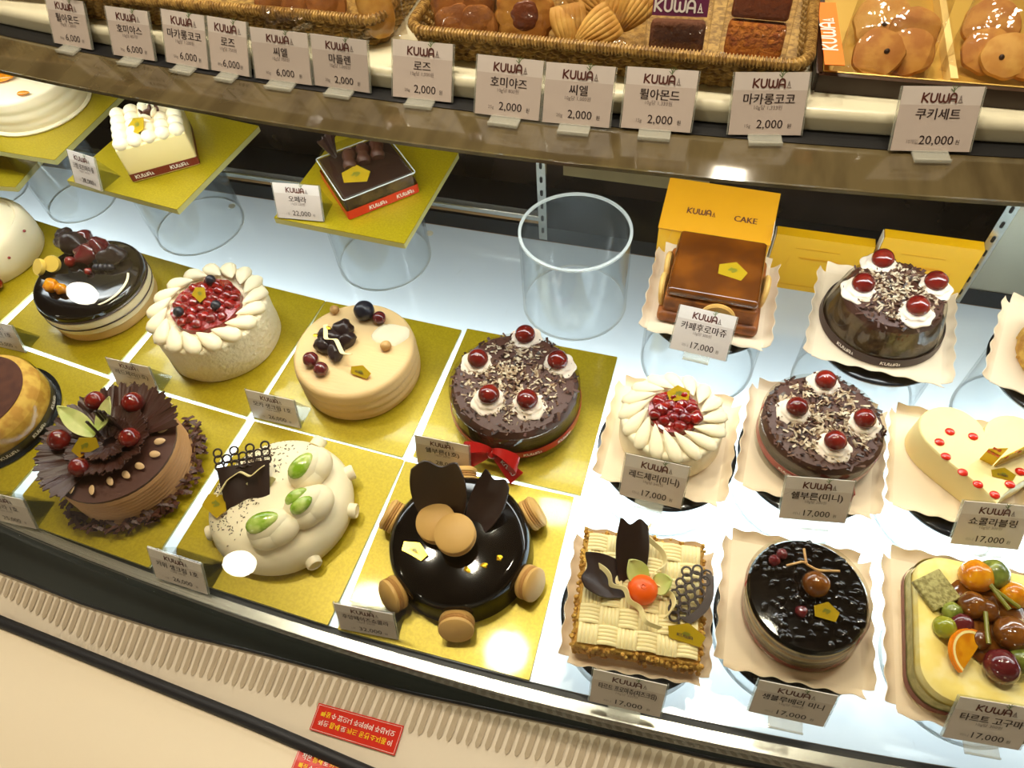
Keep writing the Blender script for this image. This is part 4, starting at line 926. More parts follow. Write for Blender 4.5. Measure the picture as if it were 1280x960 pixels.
for i in range(9):
    w_ = 1 + int(2.4 * sin(pi * (i + .8) / 10) + .6)
    for j in range(w_):
        cy = (j - (w_ - 1) / 2) * .0108 + (.002 if i % 2 else -.002); cx_ = Lc * (i + .3) / 9.5; k.tube([(cx_ + .0049 * cos(t * pi / 7), cy + .0049 * sin(t * pi / 7), .0008 * sin(i * 3 + j)) for t in range(14)], .0012, 6, 0, M, True)
k.sheet(lambda u, v: Vector((Lc * (.05 + .85 * u), -.010 - .010 * sin(pi * u) + (v - .5) * .009, 0)), 12, 2, .0018, 0, M); k.build('chocolate_lace', 'choc', o)
gold_tag(o, l4(858, 792, .004), -.15, .35, .032, txt=True)
# R5 dark berry layer cake
x, y, z = SITES['R5']; _b, _t = at(1000, 766, z), at(1010, 741, z + .060)
o = cake('berry_layer_cake', 'small round layer cake with dark berry jelly top and whole chestnut', _b.x, _b.y, z)
R5, H5 = .0605, .060; SH = Matrix.Identity(4); SH[0][2] = (_t.x - _b.x) / H5; SH[1][2] = (_t.y - _b.y) / H5
for i, (z0, z1, m) in enumerate(((0, .012, 'cream_layer'), (.012, .020, 'grey_layer'), (.020, .026, 'cream_layer'), (.026, .031, 'tan_layer'), (.031, .039, 'grey_layer'), (.039, .048, 'cream_layer'))):
    b = MB(); b.lathe([(.0005, z0), (R5 - .0012, z0), (R5, (z0 + z1) / 2), (R5 - .0012, z1), (.0005, z1)], 56, M=SH); b.build('sponge_layer', m, o)
b = MB(); b.lathe([(R5, .048), (R5 + .0008, .054), (R5 - .002, .0585), (R5 * .5, .060), (.0005, .060)], 56, M=SH); b.build('dark_jelly', 'glaze', o)
def fb_():
    a = random.uniform(0, 6.28); q = R5 * .93 * sqrt(random.random()); return q * cos(a), q * sin(a)
b = MB()
for _ in range(150): q = fb_(); ball(b, (q[0] + SH[0][2] * H5, q[1] + SH[1][2] * H5, .0595), random.uniform(.003, .0055), jit=.25, nu=8, nv=6, sq=.6)
b.build('berries', 'glaze', o, stuff=True)
p = L_(o, 1021, 729, .073); k = MB(); ball(k, (p.x, p.y, .071), .0140, jit=.06, nu=22, nv=16); ch = k.build('chestnut', 'chestnut', o)
for P in (((983, 707), (1003, 702), (1008, 704)), ((1005, 686), (1008, 705), (1022, 713), (1050, 714))):
    k = MB(); k.tube(polyline([L_(o, *q, .080 + .003 * i) for i, q in enumerate(P)], 12), .0013, 6); k.build('stem', 'nut', ch)
for x_, y_ in ((1002, 764), (968, 700), (978, 692)):
    p = L_(o, x_, y_, .064); k = MB(); ball(k, (p.x, p.y, .063), .0062, jit=.2); k.build('raspberry', 'grape_red', o)
gold_tag(o, L_(o, 1033, 764, .066), -.05, .3, .020)
bd = band(o, R5 + .0022, .001, .0095, 'ribbon_red', (-2.5, -2.1), R5 + .0022); cl = collar(o, R5 + .0032, .057)
for q in (cl, bd, *bd.children):
    for v_ in q.data.vertices: v_.co = SH @ v_.co
# R6 fruit tart
x, y, z = SITES['R6']; o = cake('fruit_tart', 'square yellow tart heaped with glazed fruit and an orange slice', x + .004, y - .004, z)
S6 = .150; H6 = .046
b = MB(); b.loft([[(p_[0], p_[1], zz) for p_ in rrect(S6 / 2 * k_, S6 / 2 * k_, .03, 8)] for zz, k_ in ((0, .97), (.003, 1.0), (H6 - .012, 1.02), (H6 - .003, 1.0), (H6, .95), (H6 + .001, .8), (H6 - .006, .62), (H6 - .007, .3))]); b.build('tart_body', 'tart_yellow', o)
b = MB(); b.loft([[(p_[0], p_[1], zz) for p_ in rrect(S6 / 2 * k_, S6 / 2 * k_, .03, 8)] for zz, k_ in ((.012, 1.035), (H6 - .012, 1.04))], caps=False); b.build('mesh_wrap', 'mesh_green', o)
b = MB(); b.loft([[(p_[0], p_[1], zz) for p_ in rrect(S6 / 2 * 1.05, S6 / 2 * 1.05, .03, 8)] for zz in (.006, .016)], caps=False); rb = b.build('ribbon_band', 'ribbon_wine', o)
f = MB(); logo(f, -.03, .009, .0045, 0, T(0, -S6 / 2 * 1.05 - .0008, 0) @ RX(pi / 2), mark=0); f.build('lettering', 'white_ink', rb, smooth=False)
def l6(px, py, h): return L_(o, px, py, H6 + h)
FR = [((1180, 785), .0115, 'grape_green', 'green_grape'), ((1201, 781), .0115, 'grape_red', 'red_grape'), ((1232, 765), .012, 'chestnut', 'glazed_chestnut'), ((1262, 795), .018, 'chestnut', 'glazed_chestnut'), ((1250, 835), .0165, 'grape_red', 'red_grape'), ((1214, 758), .014, 'chestnut', 'glazed_chestnut'),
      ((1218, 722), .017, 'orange_flesh', 'peach_piece'), ((1240, 720), .016, 'kiwi', 'kiwi_piece'), ((1265, 745), .014, 'orange_flesh', 'mandarin_piece'), ((1225, 800), .010, 'chestnut', 'glazed_chestnut'), ((1276, 828), .013, 'kiwi', 'kiwi_piece'), ((1190, 765), .010, 'kiwi', 'kiwi_piece')]
for (x_, y_), r, m, nm in FR:
    p = l6(x_, y_, .004); k = MB(); ball(k, (p.x, p.y, H6 + r * .5), r, jit=.08, nu=22, nv=14); k.build(nm, m, o)
b = MB(); b.ell(L_(o, 1235, 775, H6 - .004), (.046, .046, .008), None, 28, 10, jit=.2); b.build('fruit_glaze', 'chestnut', o)
# orange slice: half disc of flesh, pith, peel
p = l6(1213, 818, .004); Ms = T(p.x, p.y, H6 + .004) @ RZ(1.05) @ RX(.35)
k = MB(); k.prism([(.0, 0)] + [(.020 * cos(a), .020 * sin(a)) for a in [pi * .0 + pi * i / 16 for i in range(17)]][::1], 0, .004, 0, Ms); so = k.build('orange_slice', 'orange_flesh', o)
for r0_, r1_, m, nm in ((.020, .0225, 'orange_pith', 'pith'), (.0225, .0245, 'orange_peel', 'peel')):
    k = MB(); A_ = [pi * i / 16 for i in range(17)]; k.loft([[(r0_ * cos(a), r0_ * sin(a), -.0003), (r1_ * cos(a), r1_ * sin(a), -.0003), (r1_ * cos(a), r1_ * sin(a), .0045), (r0_ * cos(a), r0_ * sin(a), .0045)] for a in A_], 0, Ms); k.build(nm, m, so)
for P in (((1232, 722), (1240, 735), (1275, 760)), ((1231, 720), (1248, 745), (1262, 762)), ((1232, 765), (1234, 790), (1236, 805))):
    k = MB(); k.tube(polyline([l6(*q, .016) for q in P], 10), .0022, 8); k.build('vanilla_stem', 'pick_green', o)
p = l6(1170, 737, .006); k = MB(); k.box((0, 0, .004), (.034, .034, .007), 0, T(p.x, p.y, H6 + .001) @ RZ(.68) @ RX(.08), 1, .0015); k.build('seed_bar', 'seed_bar', o)
collar(o, .001, .001) if False else None
# R7 amber glazed square cake
x, y, z = SITES['R7']; o = cake('amber_glazed_cake', 'square cake with amber caramel glaze and round biscuits round its sides', x + .001, y + .005, z, rz=-.02)
S7 = .117; H7 = .056
b = MB(); b.box((0, 0, .021), (S7, S7, .042), 0, None, .99, .004); b.build('sponge_body', 'pie_brown', o)
b = MB(); b.box((0, 0, .049), (S7 * .97, S7 * .97, .014), 0, None, .98, .005); b.build('caramel_glaze', 'caramel', o)
gold_tag(o, L_(o, 916, 338, H7 + .001), -.2, .12, .030, green=False)
def biscuit(M, r=.0225, th=.007):
    k = MB(); k.lathe([(.0005, -th / 2), (r * .9, -th / 2), (r, -th * .2), (r, th * .2), (r * .9, th / 2), (.0005, th / 2)], 30, M=M); return k.build('round_biscuit', 'biscuit', o)
biscuit(T(.012, -S7 / 2 - .004, .024) @ RX(pi / 2 - .15)); biscuit(T(-S7 / 2 - .004, .010, .026) @ RY(pi / 2 - .15)); biscuit(T(-S7 / 2 - .004, -.03, .026) @ RY(pi / 2 - .15)); biscuit(T(S7 / 2 + .004, -.005, .026) @ RY(pi / 2 + .15))
b = MB(); b.box((0, 0, .0085), (S7 + .012, S7 + .012, .017), 0, None, 1, .006); b.build('toasted_crust', 'pie_brown', o)
# R9 crumb coated cake at the right edge
x, y, z = SITES['R9']; o = cake('crumb_coated_cake', 'golden crumb coated round cake cut off by the right edge', x + .008, y, z)
b = MB(); b.lathe([(.060, 0), (.063, .01), (.062, .03), (.055, .045), (.04, .052), (.0005, .054)], 56, rf=lambda R, Z, A: R * (1 + .03 * noise.noise(Vector((cos(A) * 6, sin(A) * 6, Z * 120))))); b.build('crumb_body', 'crumb', o)
b = MB()
for _ in range(420):
    a = random.uniform(0, 6.28); q = .5 + .5 * random.random(); zz = .05 * (1 - q ** 3); r = .0625 * q
    b.ell((r * cos(a), r * sin(a), zz + .004), (random.uniform(.0015, .003),) * 3, None, 6, 4, jit=.3)
b.build('crumbs', 'crumb', o, stuff=True)
p = at(1262 + 14, 350, .15); acrylic_tube(.53, .835, .06, .12, 'clear acrylic tube stand standing behind the crumb cake at the right edge', GS)
# ---------------------------------------------------------------- yellow cake boxes at the back
def flat_box(x0, x1, y0, y1, z1, label, m='box_yellow', rz=0., handle=True):
    cx, cy = (x0 + x1) / 2, (y0 + y1) / 2; W, D = x1 - x0, y1 - y0
    o = thing('cake_box', label, 'cake box', (cx, cy, 0), rz, 'yellow cake boxes')
    b = MB(); b.box((0, 0, z1 / 2), (W, D, z1), 0, None, .985); b.build('box_body', m, o, smooth=False)
    b = MB(); b.box((-W / 2 - .0004, 0, z1 / 2), (.0008, D * .985, z1 * .98), 0); b.build('side_panel', 'box_white', o, smooth=False)
    return o, W, D
def front_lines(o, W, D, z1, m='ink'):
    f = MB()
    yf = -D / 2 - .0006
    for c, d in (((-.005, z1 * .80), (W * .45, .0008)), ((.002, z1 * .62), (W * .42, .0012)), ((.0, z1 * .64), (W * .42, .0006)), ((W * .3, z1 * .5), (.0006, z1 * .25)), ((-W * .3, z1 * .5), (.0006, z1 * .2)), ((.0, z1 * .1), (W * .96, .0008))):
        f.box((c[0], yf * (1 - .0), c[1]), (d[0], .0004, d[1]))
    f.build('cut_lines', m, o, smooth=False)
o, W, D = flat_box(.108, .246, .872, .890, .107, 'yellow cake box with slots standing behind the two small cakes'); front_lines(o, W, D, .107, 'box_amber')
o, W, D = flat_box(.250, .380, .872, .890, .128, 'yellow cake box standing at the right beside the slotted upright'); front_lines(o, W, D, .128, 'box_amber')
# the open printed box behind the amber cake: sloped lid with lettering
o = thing('cake_box', 'orange yellow cake box with printed lid behind the amber glazed cake', 'cake box', (.020, .835, 0), -.03, 'yellow cake boxes')
b = MB(); PR = [(.026, .0), (-.030, .0), (-.034, .150), (.032, .192), (.040, .186)]
b.loft([[(xx, yy, zz) for yy, zz in ((.042, 0), (-.030, 0), (-.0335, .150), (.040, .176))] for xx in (-.076, .076)]); b.build('box_body', 'box_yellow', o, smooth=False)
a0, a1 = Vector((0, -.0335, .150)), Vector((0, .040, .176)); vv = (a1 - a0); Lr = vv.length; ang = math.atan2(vv.z, vv.y)
b = MB(); b.box((0, Lr / 2, .0007), (.154, Lr + .004, .0012), 0, T(*a0) @ RX(ang)); lid = b.build('box_lid', 'box_amber', o, smooth=False)
f = MB(); Mx = T(*a0) @ RX(ang) @ T(0, 0, .0017); logo(f, -.024, Lr * .36, .0085, 0, Mx, mark=0); put_text(f, 'CAKE', .038, Lr * .34, .0125, 0, Mx, bold=.03); f.build('lettering', 'logo_brown', lid, smooth=False)
b = MB(); b.box((.0768, .004, .088), (.0008, .066, .15), 0); b.build('side_panel', 'box_white', o, smooth=False)
# ---------------------------------------------------------------- price tags
def price_tag(BL, BR, z, lean, name, unit, qty, price, label, kind='foot', group=None, h=.0575, w=None):
    a, c = at(*BL, z), at(*BR, z); u = c - a; W = w or min(.0755, u.length - .0014); az = math.atan2(u.y, u.x); m = (a + c) / 2
    o = thing('price_tag', label, 'price tag', (m.x, m.y, z), az, group)
    M = T(0, 0, .0018) @ RX(-radians(lean)) @ RX(pi / 2)     # card plane: x across, y up the card, z towards the shopper
    b = MB(); b.box((0, h * .36, 0), (W, h * .72, .0009), 0, M); b.box((0, h * .86, 0), (W, h * .28, .0009), 1, M); cd = b.build('card', ['card', 'card_top'], o, smooth=False)
    b = MB(); b.box((0, h * .5, -.0015), (W + .0016, h + .001, .0016), 0, M); ho = b.build('holder', 'holder_clear', o, smooth=False)
    for s_ in (-1, 1): b = MB(); b.box((s_ * (W / 2 + .0012), h * .5, -.0010), (.0009, h, .0030), 0, M); b.build('holder_edge', 'holder_edge', ho, smooth=False)
    b = MB()
    if kind == 'foot':
        ww = W * .46; fl = .017 if z > .2 else .012; b.box((0, -fl / 2, .0017), (ww, fl, .0022)); b.box((0, -fl + .0005, .003), (ww, .0016, .0035)); b.build('foot', 'holder_edge', o, smooth=False)
    else:
        by = h * sin(radians(lean)); tz = h * cos(radians(lean)) * .96
        b.add([(-W / 2, by + .0002, tz), (W / 2, by + .0002, tz), (W / 2, by + h * .42, .0006), (-W / 2, by + h * .42, .0006), (-W / 2, by + .0016, tz), (W / 2, by + .0016, tz), (W / 2, by + h * .42 + .0014, .0006), (-W / 2, by + h * .42 + .0014, .0006)], [(0, 1, 2, 3), (7, 6, 5, 4), (0, 4, 5, 1), (1, 5, 6, 2), (2, 6, 7, 3), (3, 7, 4, 0)])
        b.box((0, (by + h * .42) / 2, .0004), (W, by + h * .42, .0008)); b.build('back_leg', 'holder_clear', o, smooth=False)
    Mt = M @ T(0, 0, .0007)
    f = MB(); logo(f, .0, h * .76, h * .135, 0, Mt, mark=1, sprig=2); f.build('logo', ['logo_brown', 'ink_grey', 'sprig'], cd, smooth=False)
    f = MB()
    put_text(f, name, 0, h * .51, h * .19, 0, Mt, maxw=W * .80, bold=.018); put_text(f, unit, 0, h * .415, h * .085, 1, Mt, maxw=W * .5)
    put_text(f, price, W * .05, h * .11, h * .20, 0, Mt, maxw=W * .44, bold=.008); put_text(f, '원', W * .32, h * .12, h * .085, 0, Mt); put_text(f, qty, -W * .25, h * .12, h * .08, 1, Mt, 0, maxw=W * .14)
    f.build('lettering', ['ink', 'ink_grey'], cd, smooth=False)
    return o
GU = 'price tags along the ledge'; GL = 'price tags in front of the cakes'
ZD = .3888
UP = [((69, 55), (116, 64), '튈아몬드', '10g당 1,200원', '50g', '6,000', 'price tag reading 6,000 at the far left end of the ledge', 24),
      ((143, 70), (195, 78), '호미야스', '10g당 857원', '70g', '6,000', 'price tag reading 6,000 before the basket corner, second from the left', 24),
      ((209, 79), (262, 89), '마카롱코코', '10g당 1,200원', '50g', '6,000', 'price tag reading 6,000 overlapping its right neighbour, third from the left', 26),
      ((265, 89), (313, 98), '로즈', '10g당 750원', '80g', '6,000', 'price tag reading 6,000 tucked behind its left neighbour, fourth from the left', 26),
      ((320, 99), (391, 108.5), '씨엘', '10g당 750원', '80g', '6,000', 'rightmost of the price tags reading 6,000 on the ledge', 22),
      ((394, 108), (463, 118), '마들렌', '10g당 1,000원', '20g', '2,000', 'leftmost of the price tags reading 2,000 at the first basket corner', 20),
      ((491, 122), (565, 130), '로즈', '10g당 1,000원', '20g', '2,000', 'price tag reading 2,000 standing alone below the gap between the baskets', 28),
      ((593, 143), (674, 153), '호미야즈', '10g당 800원', '25g', '2,000', 'price tag reading 2,000 below the flower cookie', 28),
      ((677, 154), (762, 162), '씨엘', '10g당 1,000원', '20g', '2,000', 'price tag reading 2,000 below the fan-shaped cookies', 28),
      ((775, 161), (863, 168), '튈아몬드', '10g당 1,333원', '15g', '2,000', 'price tag reading 2,000 below the purple-labelled pack', 30),
      ((909, 170), (1001, 171), '마카롱코코', '10g당 1,333원', '15g', '2,000', 'price tag reading 2,000 at the right end of the wicker basket', 29),
      ((1111, 190), (1211, 192), '쿠키세트', '', '10개입', '20,000', 'price tag reading 20,000 below the cookie gift box', 30)]
for BL, BR, nm, un, q, pr, lab, ln in UP: price_tag(BL, BR, ZD, ln, nm, un, q, pr, lab, 'foot', GU, h=.060 if ln > 24 else .056)
for BL, BR, z, ln, nm, un, q, pr, lab, kd in [
    ((95, 229), (128, 240), ZB, 20, '크림 로즈마리 롤', '10g당 280원', '1호', '28,000', 'tilted price tag on the raised board of the square white cake', 'tent'),
    ((348, 279 - 6), (405, 284 - 6), ZB, 20, '오페라', '10g당 220원', '1호', '22,000', 'price tag reading 22,000 on the raised board of the boxed chocolate cake', 'tent'),
    ((-25, 428), (43, 444), .0045, 14, '블루베리 1호', '10g당 250원', '1호', '25,000', 'price tag at the left edge behind the cocoa cake', 'tent'),
    ((148, 482), (200, 494), .0045, 14, '레드체리(1호)', '10g당 260원', '1호', '28,000', 'price tag standing before the large white cherry-filled cake', 'tent'),
    ((317, 522), (376, 536), .0045, 14, '모카 생크림 1호', '10g당 260원', '1호', '26,000', 'price tag reading 26,000 before the tan coffee cake', 'tent'),
    ((522, 579), (588, 593), .0045, 14, '쉘부른(1호)', '10g당 280원', '1호', '28,000', 'price tag standing behind the black mirror cake', 'tent'),
    ((-18, 647), (52, 663), .0045, 20, '쇼콜라 1호', '10g당 250원', '1호', '25,000', 'price tag at the lower left corner of the shelf front', 'tent'),
    ((195, 722), (262, 744), .0045, 22, '키위 생크림 1호', '10g당 260원', '1호', '26,000', 'price tag at the shelf front before the white dome cake', 'tent'),
    ((426, 786), (498, 800), .0045, 14, '후앙떼이즈쇼콜라', '10g당 320원', '1호', '32,000', 'price tag at the shelf front before the black mirror cake', 'tent'),
    ((836, 436), (907, 453), .1265, 48, '카페후로마쥬', '10g당 300원', '미니', '17,000', 'price tag reading 17,000 before the amber glazed cake', 'foot'),
    ((773, 619), (851, 637), .0803, 30, '레드체리(미니)', '10g당 240원', '미니', '17,000', 'price tag reading 17,000 before the small white petal cake', 'foot'),
    ((972, 648), (1056, 655), .0803, 28, '쉘부른(미니)', '10g당 200원', '미니', '17,000', 'price tag reading 17,000 before the small cherry cake with ribbon', 'foot'),
    ((1186, 680), (1272, 688), .0803, 28, '쇼콜라블링', '10g당 300원', '미니', '17,000', 'price tag reading 17,000 before the pale heart cake', 'foot'),
    ((735, 876), (826, 897), .022, 20, '타르트 프로마쥬(치즈크림)', '10g당 300원', '미니', '17,000', 'price tag reading 17,000 before the basket-weave tart', 'foot'),
    ((934, 889), (1029, 909), .040, 18, '생블루베리 미니', '10g당 300원', '미니', '17,000', 'price tag reading 17,000 before the dark berry layer cake', 'foot'),
    ((1176, 921), (1273, 938), .058, 27, '타르트 고구마', '10g당 300원', '미니', '17,000', 'price tag reading 17,000 before the fruit tart', 'foot')]:
    price_tag(BL, BR, z, ln, nm, un, q, pr, lab, kd, GL, h=.057 if kd == 'foot' else .053)
# ---------------------------------------------------------------- wicker baskets on the ledge
ZL = .4132
def basket(x0, x1, y0, y1, h, label, flare=.004):
    o = thing('wicker_basket', label, 'basket', ((x0 + x1) / 2, (y0 + y1) / 2, ZL), 0, 'wicker baskets')
    W, D = (x1 - x0) / 2, (y1 - y0) / 2
    def loop(z, off=0., step=.0016):
        k = z / h; base = rrect(W - flare * (1 - k) + off, D - flare * (1 - k) + off, .022, 10); P = []
        for i in range(len(base)):
            p, q = Vector((*base[i], 0)), Vector((*base[(i + 1) % len(base)], 0)); n = max(1, int((q - p).length / step))
            for t in range(n): P.append(p.lerp(q, t / n))
        return P
    b = MB(); rows = 6
    for r in range(rows):
        z = .004 + (h - .010) * r / (rows - 1); P = loop(z); out = []; s = 0
        for i, p in enumerate(P):
            n_ = Vector((p.x / W ** 1, p.y / D, 0)); 
            t = (P[(i + 1) % len(P)] - P[i - 1]).normalized(); n_ = Vector((t.y, -t.x, 0)); s = i * .0016
            out.append(Vector((p.x, p.y, z)) + n_ * .0016 * sin(2 * pi * s / .0128 + pi * r))
        b.tube(out, .0028, 5, closed=True)
    b.build('woven_side', 'wicker', o)
    b = MB(); P0, P1 = loop(.002), loop(h - .004); 
    for i in range(0, len(P0), 4):
        j = int(i / len(P0) * len(P1)); b.tube([(P0[i].x, P0[i].y, .002), (P1[j].x, P1[j].y, h - .004)], .0016, 5)
    b.build('stakes', 'wicker', o)
    P = loop(h, .001, .0009); b = MB(); b.tube([Vector((p.x, p.y, h)) for p in P], [.0055 + .0009 * (1 if (i // 2) % 2 else -1) for i in range(len(P))], 8, closed=True); b.build('coiled_rim', 'wicker_rim', o)
    b = MB(); b.prism(rrect(W - flare, D - flare, .022, 8), .001, .004); b.build('base', 'wicker', o)
    return o
basket(-.355, .072, .733, 1.02, .034, 'long wicker basket of packed cookies behind the 2,000 price tags')
basket(-.83, -.395, .745, 1.03, .034, 'wicker basket of packed cookies behind the 6,000 price tags at left')
basket(-1.29, -.862, .78, 1.05, .034, 'wicker basket cut off at the top left corner')
# cookies, each on its own; clear bags round them
def facing(px, py, z, tilt, spin=0.):
    """a place and a turn: disc facing the shopper, leaning back"""
    p = at(px, py, z); return T(*p) @ RZ(math.atan2(p.y, p.x) - pi / 2 * 0 - pi / 2) @ RX(pi / 2 - tilt) @ RZ(spin)
def one(name, m, label, cat, M, build, group=None, sharp=50):
    b = MB(); build(b); o = b.build(name, m, sharp=sharp); o.matrix_world = M; return tag(o, label, cat, group)
def cookie_round(r, th=.008, lump=.1):
    return lambda b: b.lathe([(.0005, -th * .5), (r * .85, -th * .5), (r, -th * .1), (r * .95, th * .25), (r * .6, th * .5), (.0005, th * .55)], 36, rf=lambda R, Z, A: R * (1 + lump * noise.noise(Vector((cos(A) * 1.8 + r * 900, sin(A) * 1.8, 3)))))
def bag(px, py, z, w_, h_, d_, label, tilt=.5, group='clear bags of cookies'):
    M = facing(px, py, z, tilt)
    def bd_(b):
        n = 26; rings = []
        b.sheet(lambda u, v: Vector(((u - .5) * w_, (v - .5) * h_, d_ * (sin(pi * u) * sin(pi * v)) ** .45 + .0015 * noise.noise(Vector((u * 7, v * 9, px * .1))))), n, n, .0004)
        b.sheet(lambda u, v: Vector(((u - .5) * w_, (v - .5) * h_, -.9 * d_ * (sin(pi * u) * sin(pi * v)) ** .45)), 10, 10, .0004)
    return one('cookie_bag', 'bag_clear', label, 'cookie bag', M, bd_, group, 80)
GC = 'cookies in the wicker basket'
for i, (x, y, r) in enumerate(((565, 10, .024), (600, 8, .022), (568, 36, .023), (598, 38, .023))):
    lab = ['brown round cookie at the upper left of the first bag', 'brown round cookie at the upper right of the first bag', 'brown round cookie low at the left of the first bag', 'brown cracked cookie low at the right of the first bag'][i]
    one('cookie', 'cookie_dark', lab, 'cookie', facing(x, y - 3, .444 + (.012 if y < 20 else 0), .5, i), cookie_round(r, .012, .18), GC)
bag(582, 14, .456, .073, .074, .022, 'clear bag of brown round cookies at the left of the long basket')
M = facing(656, 20, .451, .5)
o = thing('flower_cookie', 'flower-shaped cookie with brown jam centre in the long basket', 'cookie'); o.matrix_world = M
b = MB(); b.lathe([(.0005, -.005), (.026, -.005), (.0315, 0), (.028, .006), (.018, .008), (.0005, .006)], 96, rf=lambda R, Z, A: R * (1 + .10 * abs(sin(A * 5.5)) * (1 if R > .015 else 0))); b.build('cookie_body', 'cookie', o)
b = MB(); b.lathe([(.017, .0065), (.012, .0095), (.0005, .009)], 24, rf=lambda R, Z, A: R * (1 + .2 * noise.noise(Vector((cos(A) * 2, sin(A) * 2, 1))))); b.build('jam_centre', 'jam', o)
bag(656, 14, .456, .070, .074, .018, 'clear bag round the flower-shaped cookie')
def shell(b):
    L, W = .046, .030
    b.sheet(lambda u, v: Vector(((v - .5) * 2 * (W * .25 + W * .75 * sin(pi * min(1, u * .62 + .0))) * .62, (u - .5) * L, .007 * sin(pi * u) ** .6 * cos((v - .5) * 2.4) + .0016 * abs(sin(v * pi * 7)) * sin(pi * u))), 14, 56, .004)
for i, (x, y, sp, nm) in enumerate(((712, 40, .15, 'lowest left'), (745, 42, -1.0, 'lowest right'), (735, 8, .9, 'upper left'), (768, 18, -.35, 'upper middle'), (792, 16, -.6, 'rightmost'))):
    one('shell_cookie', 'cookie_pale', 'fan-ridged shell cookie, %s of its bag' % nm, 'cookie', facing(x, y - 4, .447 + .004 * i, .55, sp), shell, GC, 80)
bag(752, 14, .458, .100, .074, .022, 'clear bag of ridged shell cookies in the long basket')
def pack(px, py, z, w_, h_, d_, lm, fm, label, ltext, lh0, group='clear packs of cake bars'):
    p = at(px, py, z); o = thing('cake_bar_pack', label, 'cake pack', p, .0, group); o.rotation_euler = (-.35, 0, math.atan2(p.y, p.x) - pi / 2)
    b = MB(); b.box((0, 0, 0), (w_, d_, h_), 0, None, 1, .003); b.build('clear_pack', 'bag_clear', o)
    b = MB(); b.box((0, .003, -h_ * .16), (w_ * .86, d_ * .7, h_ * .42), 0, None, .97, .005); b.build('cake_bar', fm, o)
    b = MB(); b.box((0, -d_ * .1, -h_ * .43), (w_ * .94, d_ * .8, h_ * .10)); b.build('paper_base', 'box_white', o, smooth=False)
    if ltext:
        b = MB(); b.box((0, -d_ / 2 - .0006, h_ * lh0), (w_ * .84, .0008, h_ * .22)); lb = b.build('label', lm, o, smooth=False)
        f = MB(); logo(f, -.003, -.004, .0105, 0, T(0, -d_ / 2 - .0013, h_ * lh0) @ RX(pi / 2), mark=0); f.build('lettering', 'white_ink', lb, smooth=False)
    else:
        b = MB(); b.box((0, .003, h_ * .26), (w_ * .84, d_ * .66, h_ * .36), 0, None, .97, .004); b.build('cake_bar', 'jam', o)
pack(848, 30, .460, .066, .074, .034, 'purple_label', 'brown_cake', 'clear pack of brown cake with a purple label', True, .24)
pack(947, 32, .461, .068, .078, .034, 'purple_label', 'amber_crumb', 'clear pack of amber crumb cake at the right end of the basket', False, .0)
# left basket contents
for i, (x, y, r, nm) in enumerate(((345, 4, .026, 'leftmost'), (378, 8, .024, 'middle'), (408, 10, .024, 'rightmost'))):
    one('cookie', 'cookie_dark', 'dark baked cookie in the left basket, %s of its bag' % nm, 'cookie', facing(x, y - 1, .446, .55, i * 1.3), cookie_round(r, .012, .2), 'cookies in the left basket')
bag(378, -2, .456, .10, .070, .020, 'clear bag of dark cookies in the left wicker basket')
one('finger_cake', 'cookie_pale', 'long golden finger cake standing at the corner of the left basket', 'cookie', facing(468, 6, .4545, .5, .1), lambda b: b.ell((0, 0, 0), (.0205, .036, .011), None, 24, 14, sup=.8), 'cookies in the left basket')
bag(466, 2, .4565, .064, .078, .020, 'clear bag round the long golden finger cake')
# gift box of cookie bags at the right
gx0, gx1, gy0, gy1 = .084, .52, .752, 1.02
o = thing('gift_box', 'dark brown gift box lined in gold holding cookie bags at top right', 'gift box', ((gx0 + gx1) / 2, (gy0 + gy1) / 2, ZL), .02)
W, D = (gx1 - gx0), (gy1 - gy0); h = .019
b = MB()
for c, d in (((0, -D / 2, h / 2), (W, .006, h)), ((0, D / 2, h / 2), (W, .006, h)), ((-W / 2, 0, h / 2), (.006, D, h)), ((W / 2, 0, h / 2), (.006, D, h)), ((0, 0, .001), (W, D, .002))): b.box(c, d)
b.build('outer_box', 'wood_box', o, smooth=False)
b = MB(); b.sheet(lambda u, v: Vector((-W / 2 + .004 + u * (W - .008), -D / 2 + .004 + .010 * v, h + .0008 - .016 * v)), 2, 2, .0012); b.sheet(lambda u, v: Vector((-W / 2 + .004 + .003 * v, -D / 2 + .004 + u * (D - .008), h + .0008 - .0145 * v)), 2, 2, .0012); b.build('gold_lining', 'gold_card', o, smooth=False)
for xx in (-W / 2 + .128, -W / 2 + .25): b = MB(); b.box((xx, 0, h * .55), (.007, D - .02, h * .96)); b.build('divider', 'gold_card_pale', o, smooth=False)
b = MB(); b.box((0, 0, .004), (W - .014, D - .014, .002)); b.build('gold_floor', 'gold_card', o, smooth=False)
GG = 'cookies in the gift box'
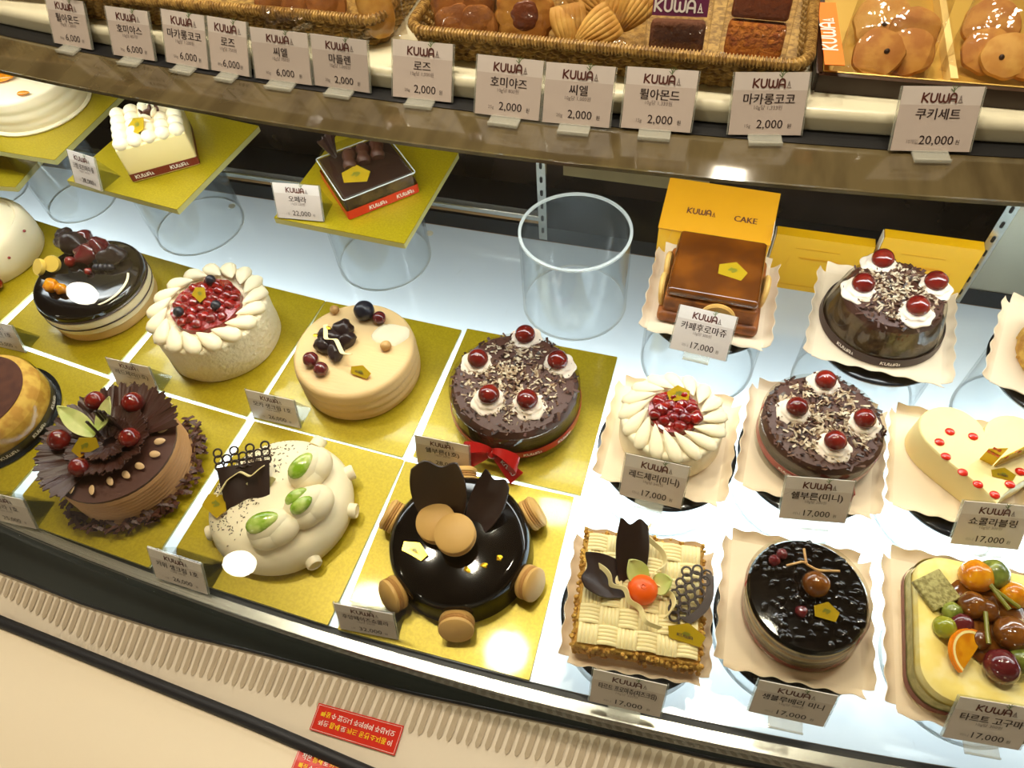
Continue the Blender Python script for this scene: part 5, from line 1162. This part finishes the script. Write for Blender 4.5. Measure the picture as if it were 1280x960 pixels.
for i, (x, y, r, m, nm) in enumerate(((1102, 26, .030, 'cookie_pale', 'pale cookie with a dark chip at the top of the first gift bag'), (1098, 66, .025, 'cookie', 'cookie with a raisin at the bottom of the first gift bag'), (1134, 66, .026, 'cookie', 'tan cookie at the lower right of the first gift bag'), (1142, 40, .026, 'cookie', 'tan cookie at the right of the first gift bag'),
        (1234, 64, .024, 'cookie', 'leaning cookie at the left of the second gift bag'), (1260, 70, .024, 'cookie_pale', 'cookie with a dark spot in the second gift bag'), (1240, 30, .028, 'cookie', 'tan cookie at the top of the second gift bag'), (1284, 74, .022, 'cookie', 'cookie cut off at the right edge in the second gift bag'))):
    ck = one('cookie', m, nm, 'cookie', facing(x, y, .438 + .004 * (i % 2), .95, i), cookie_round(r, .011, .12), GG)
    if i in (0, 1, 5):
        k = MB(); k.ell((.004, -.006, .0062), (.003, .0026, .0018), None, 10, 6); k.build('dark_chip', 'choc', ck)
bag(1116, 44, .452, .088, .092, .020, 'clear crinkled bag with an orange label in the gift box', .95)
bag(1253, 46, .452, .080, .092, .020, 'clear crinkled bag without label at the right of the gift box', .95)
a, c = at(1031, 81, .447), at(1056, 82, .447); t0 = at(1037, 4, .447); ux = (c - a); W_ = ux.length; ux.normalize(); H_ = (t0 - a).length; az = math.atan2(ux.y, ux.x)
b = MB(); b.box((W_ / 2, H_ / 2, 0), (W_, H_, .0008)); o = b.build('orange_label', 'orange_label', smooth=False); o.location = a; o.rotation_euler = (0, 0, az); tag(o, 'orange label with pale vertical lettering on the gift box bag', 'label')
f = MB(); logo(f, 0, 0, .0135, 0, T(W_ * .72, H_ * .46, .0006) @ RZ(pi / 2), mark=0); f.build('lettering', 'white_ink', o, smooth=False)
# ---------------------------------------------------------------- ceiling downlights, then the globes added for glints
DL = [(-1.1, .85, .09, 13), (.35, .85, .09, 13), (-.45, .8, .09, 15), (-.4, 1.5, .09, 8)]
for i, (x, y, r, pw_) in enumerate(DL): downlight(x, y, r, pw_, 'round ceiling downlight above the cake case, outside the picture')
glint_globe(-2.938, -.701, 1.897, .080); glint_globe(-1.975, -2.297, .69, .090, 1.75); glint_globe(.905, -2.694, .36, .085, 1.0, 'soft_glow')
q = MB(); q.box((0, 0, 0), (.085, .03, .24), 0, None, 1, .004); o = q.build('deck_glint_box', 'downlight_glow', loc=(.052, 1.88, 1.34)); tag(o, 'small lit box added out of view to mirror as a white patch in the brown deck', 'lamp'); struct(o)  # unseen glowing box, added so the deck mirrors a white patch
q = MB(); q.tube([(0, 0, .12), (0, 0, .95)], .005, 8); q.build('cord', 'black', o)
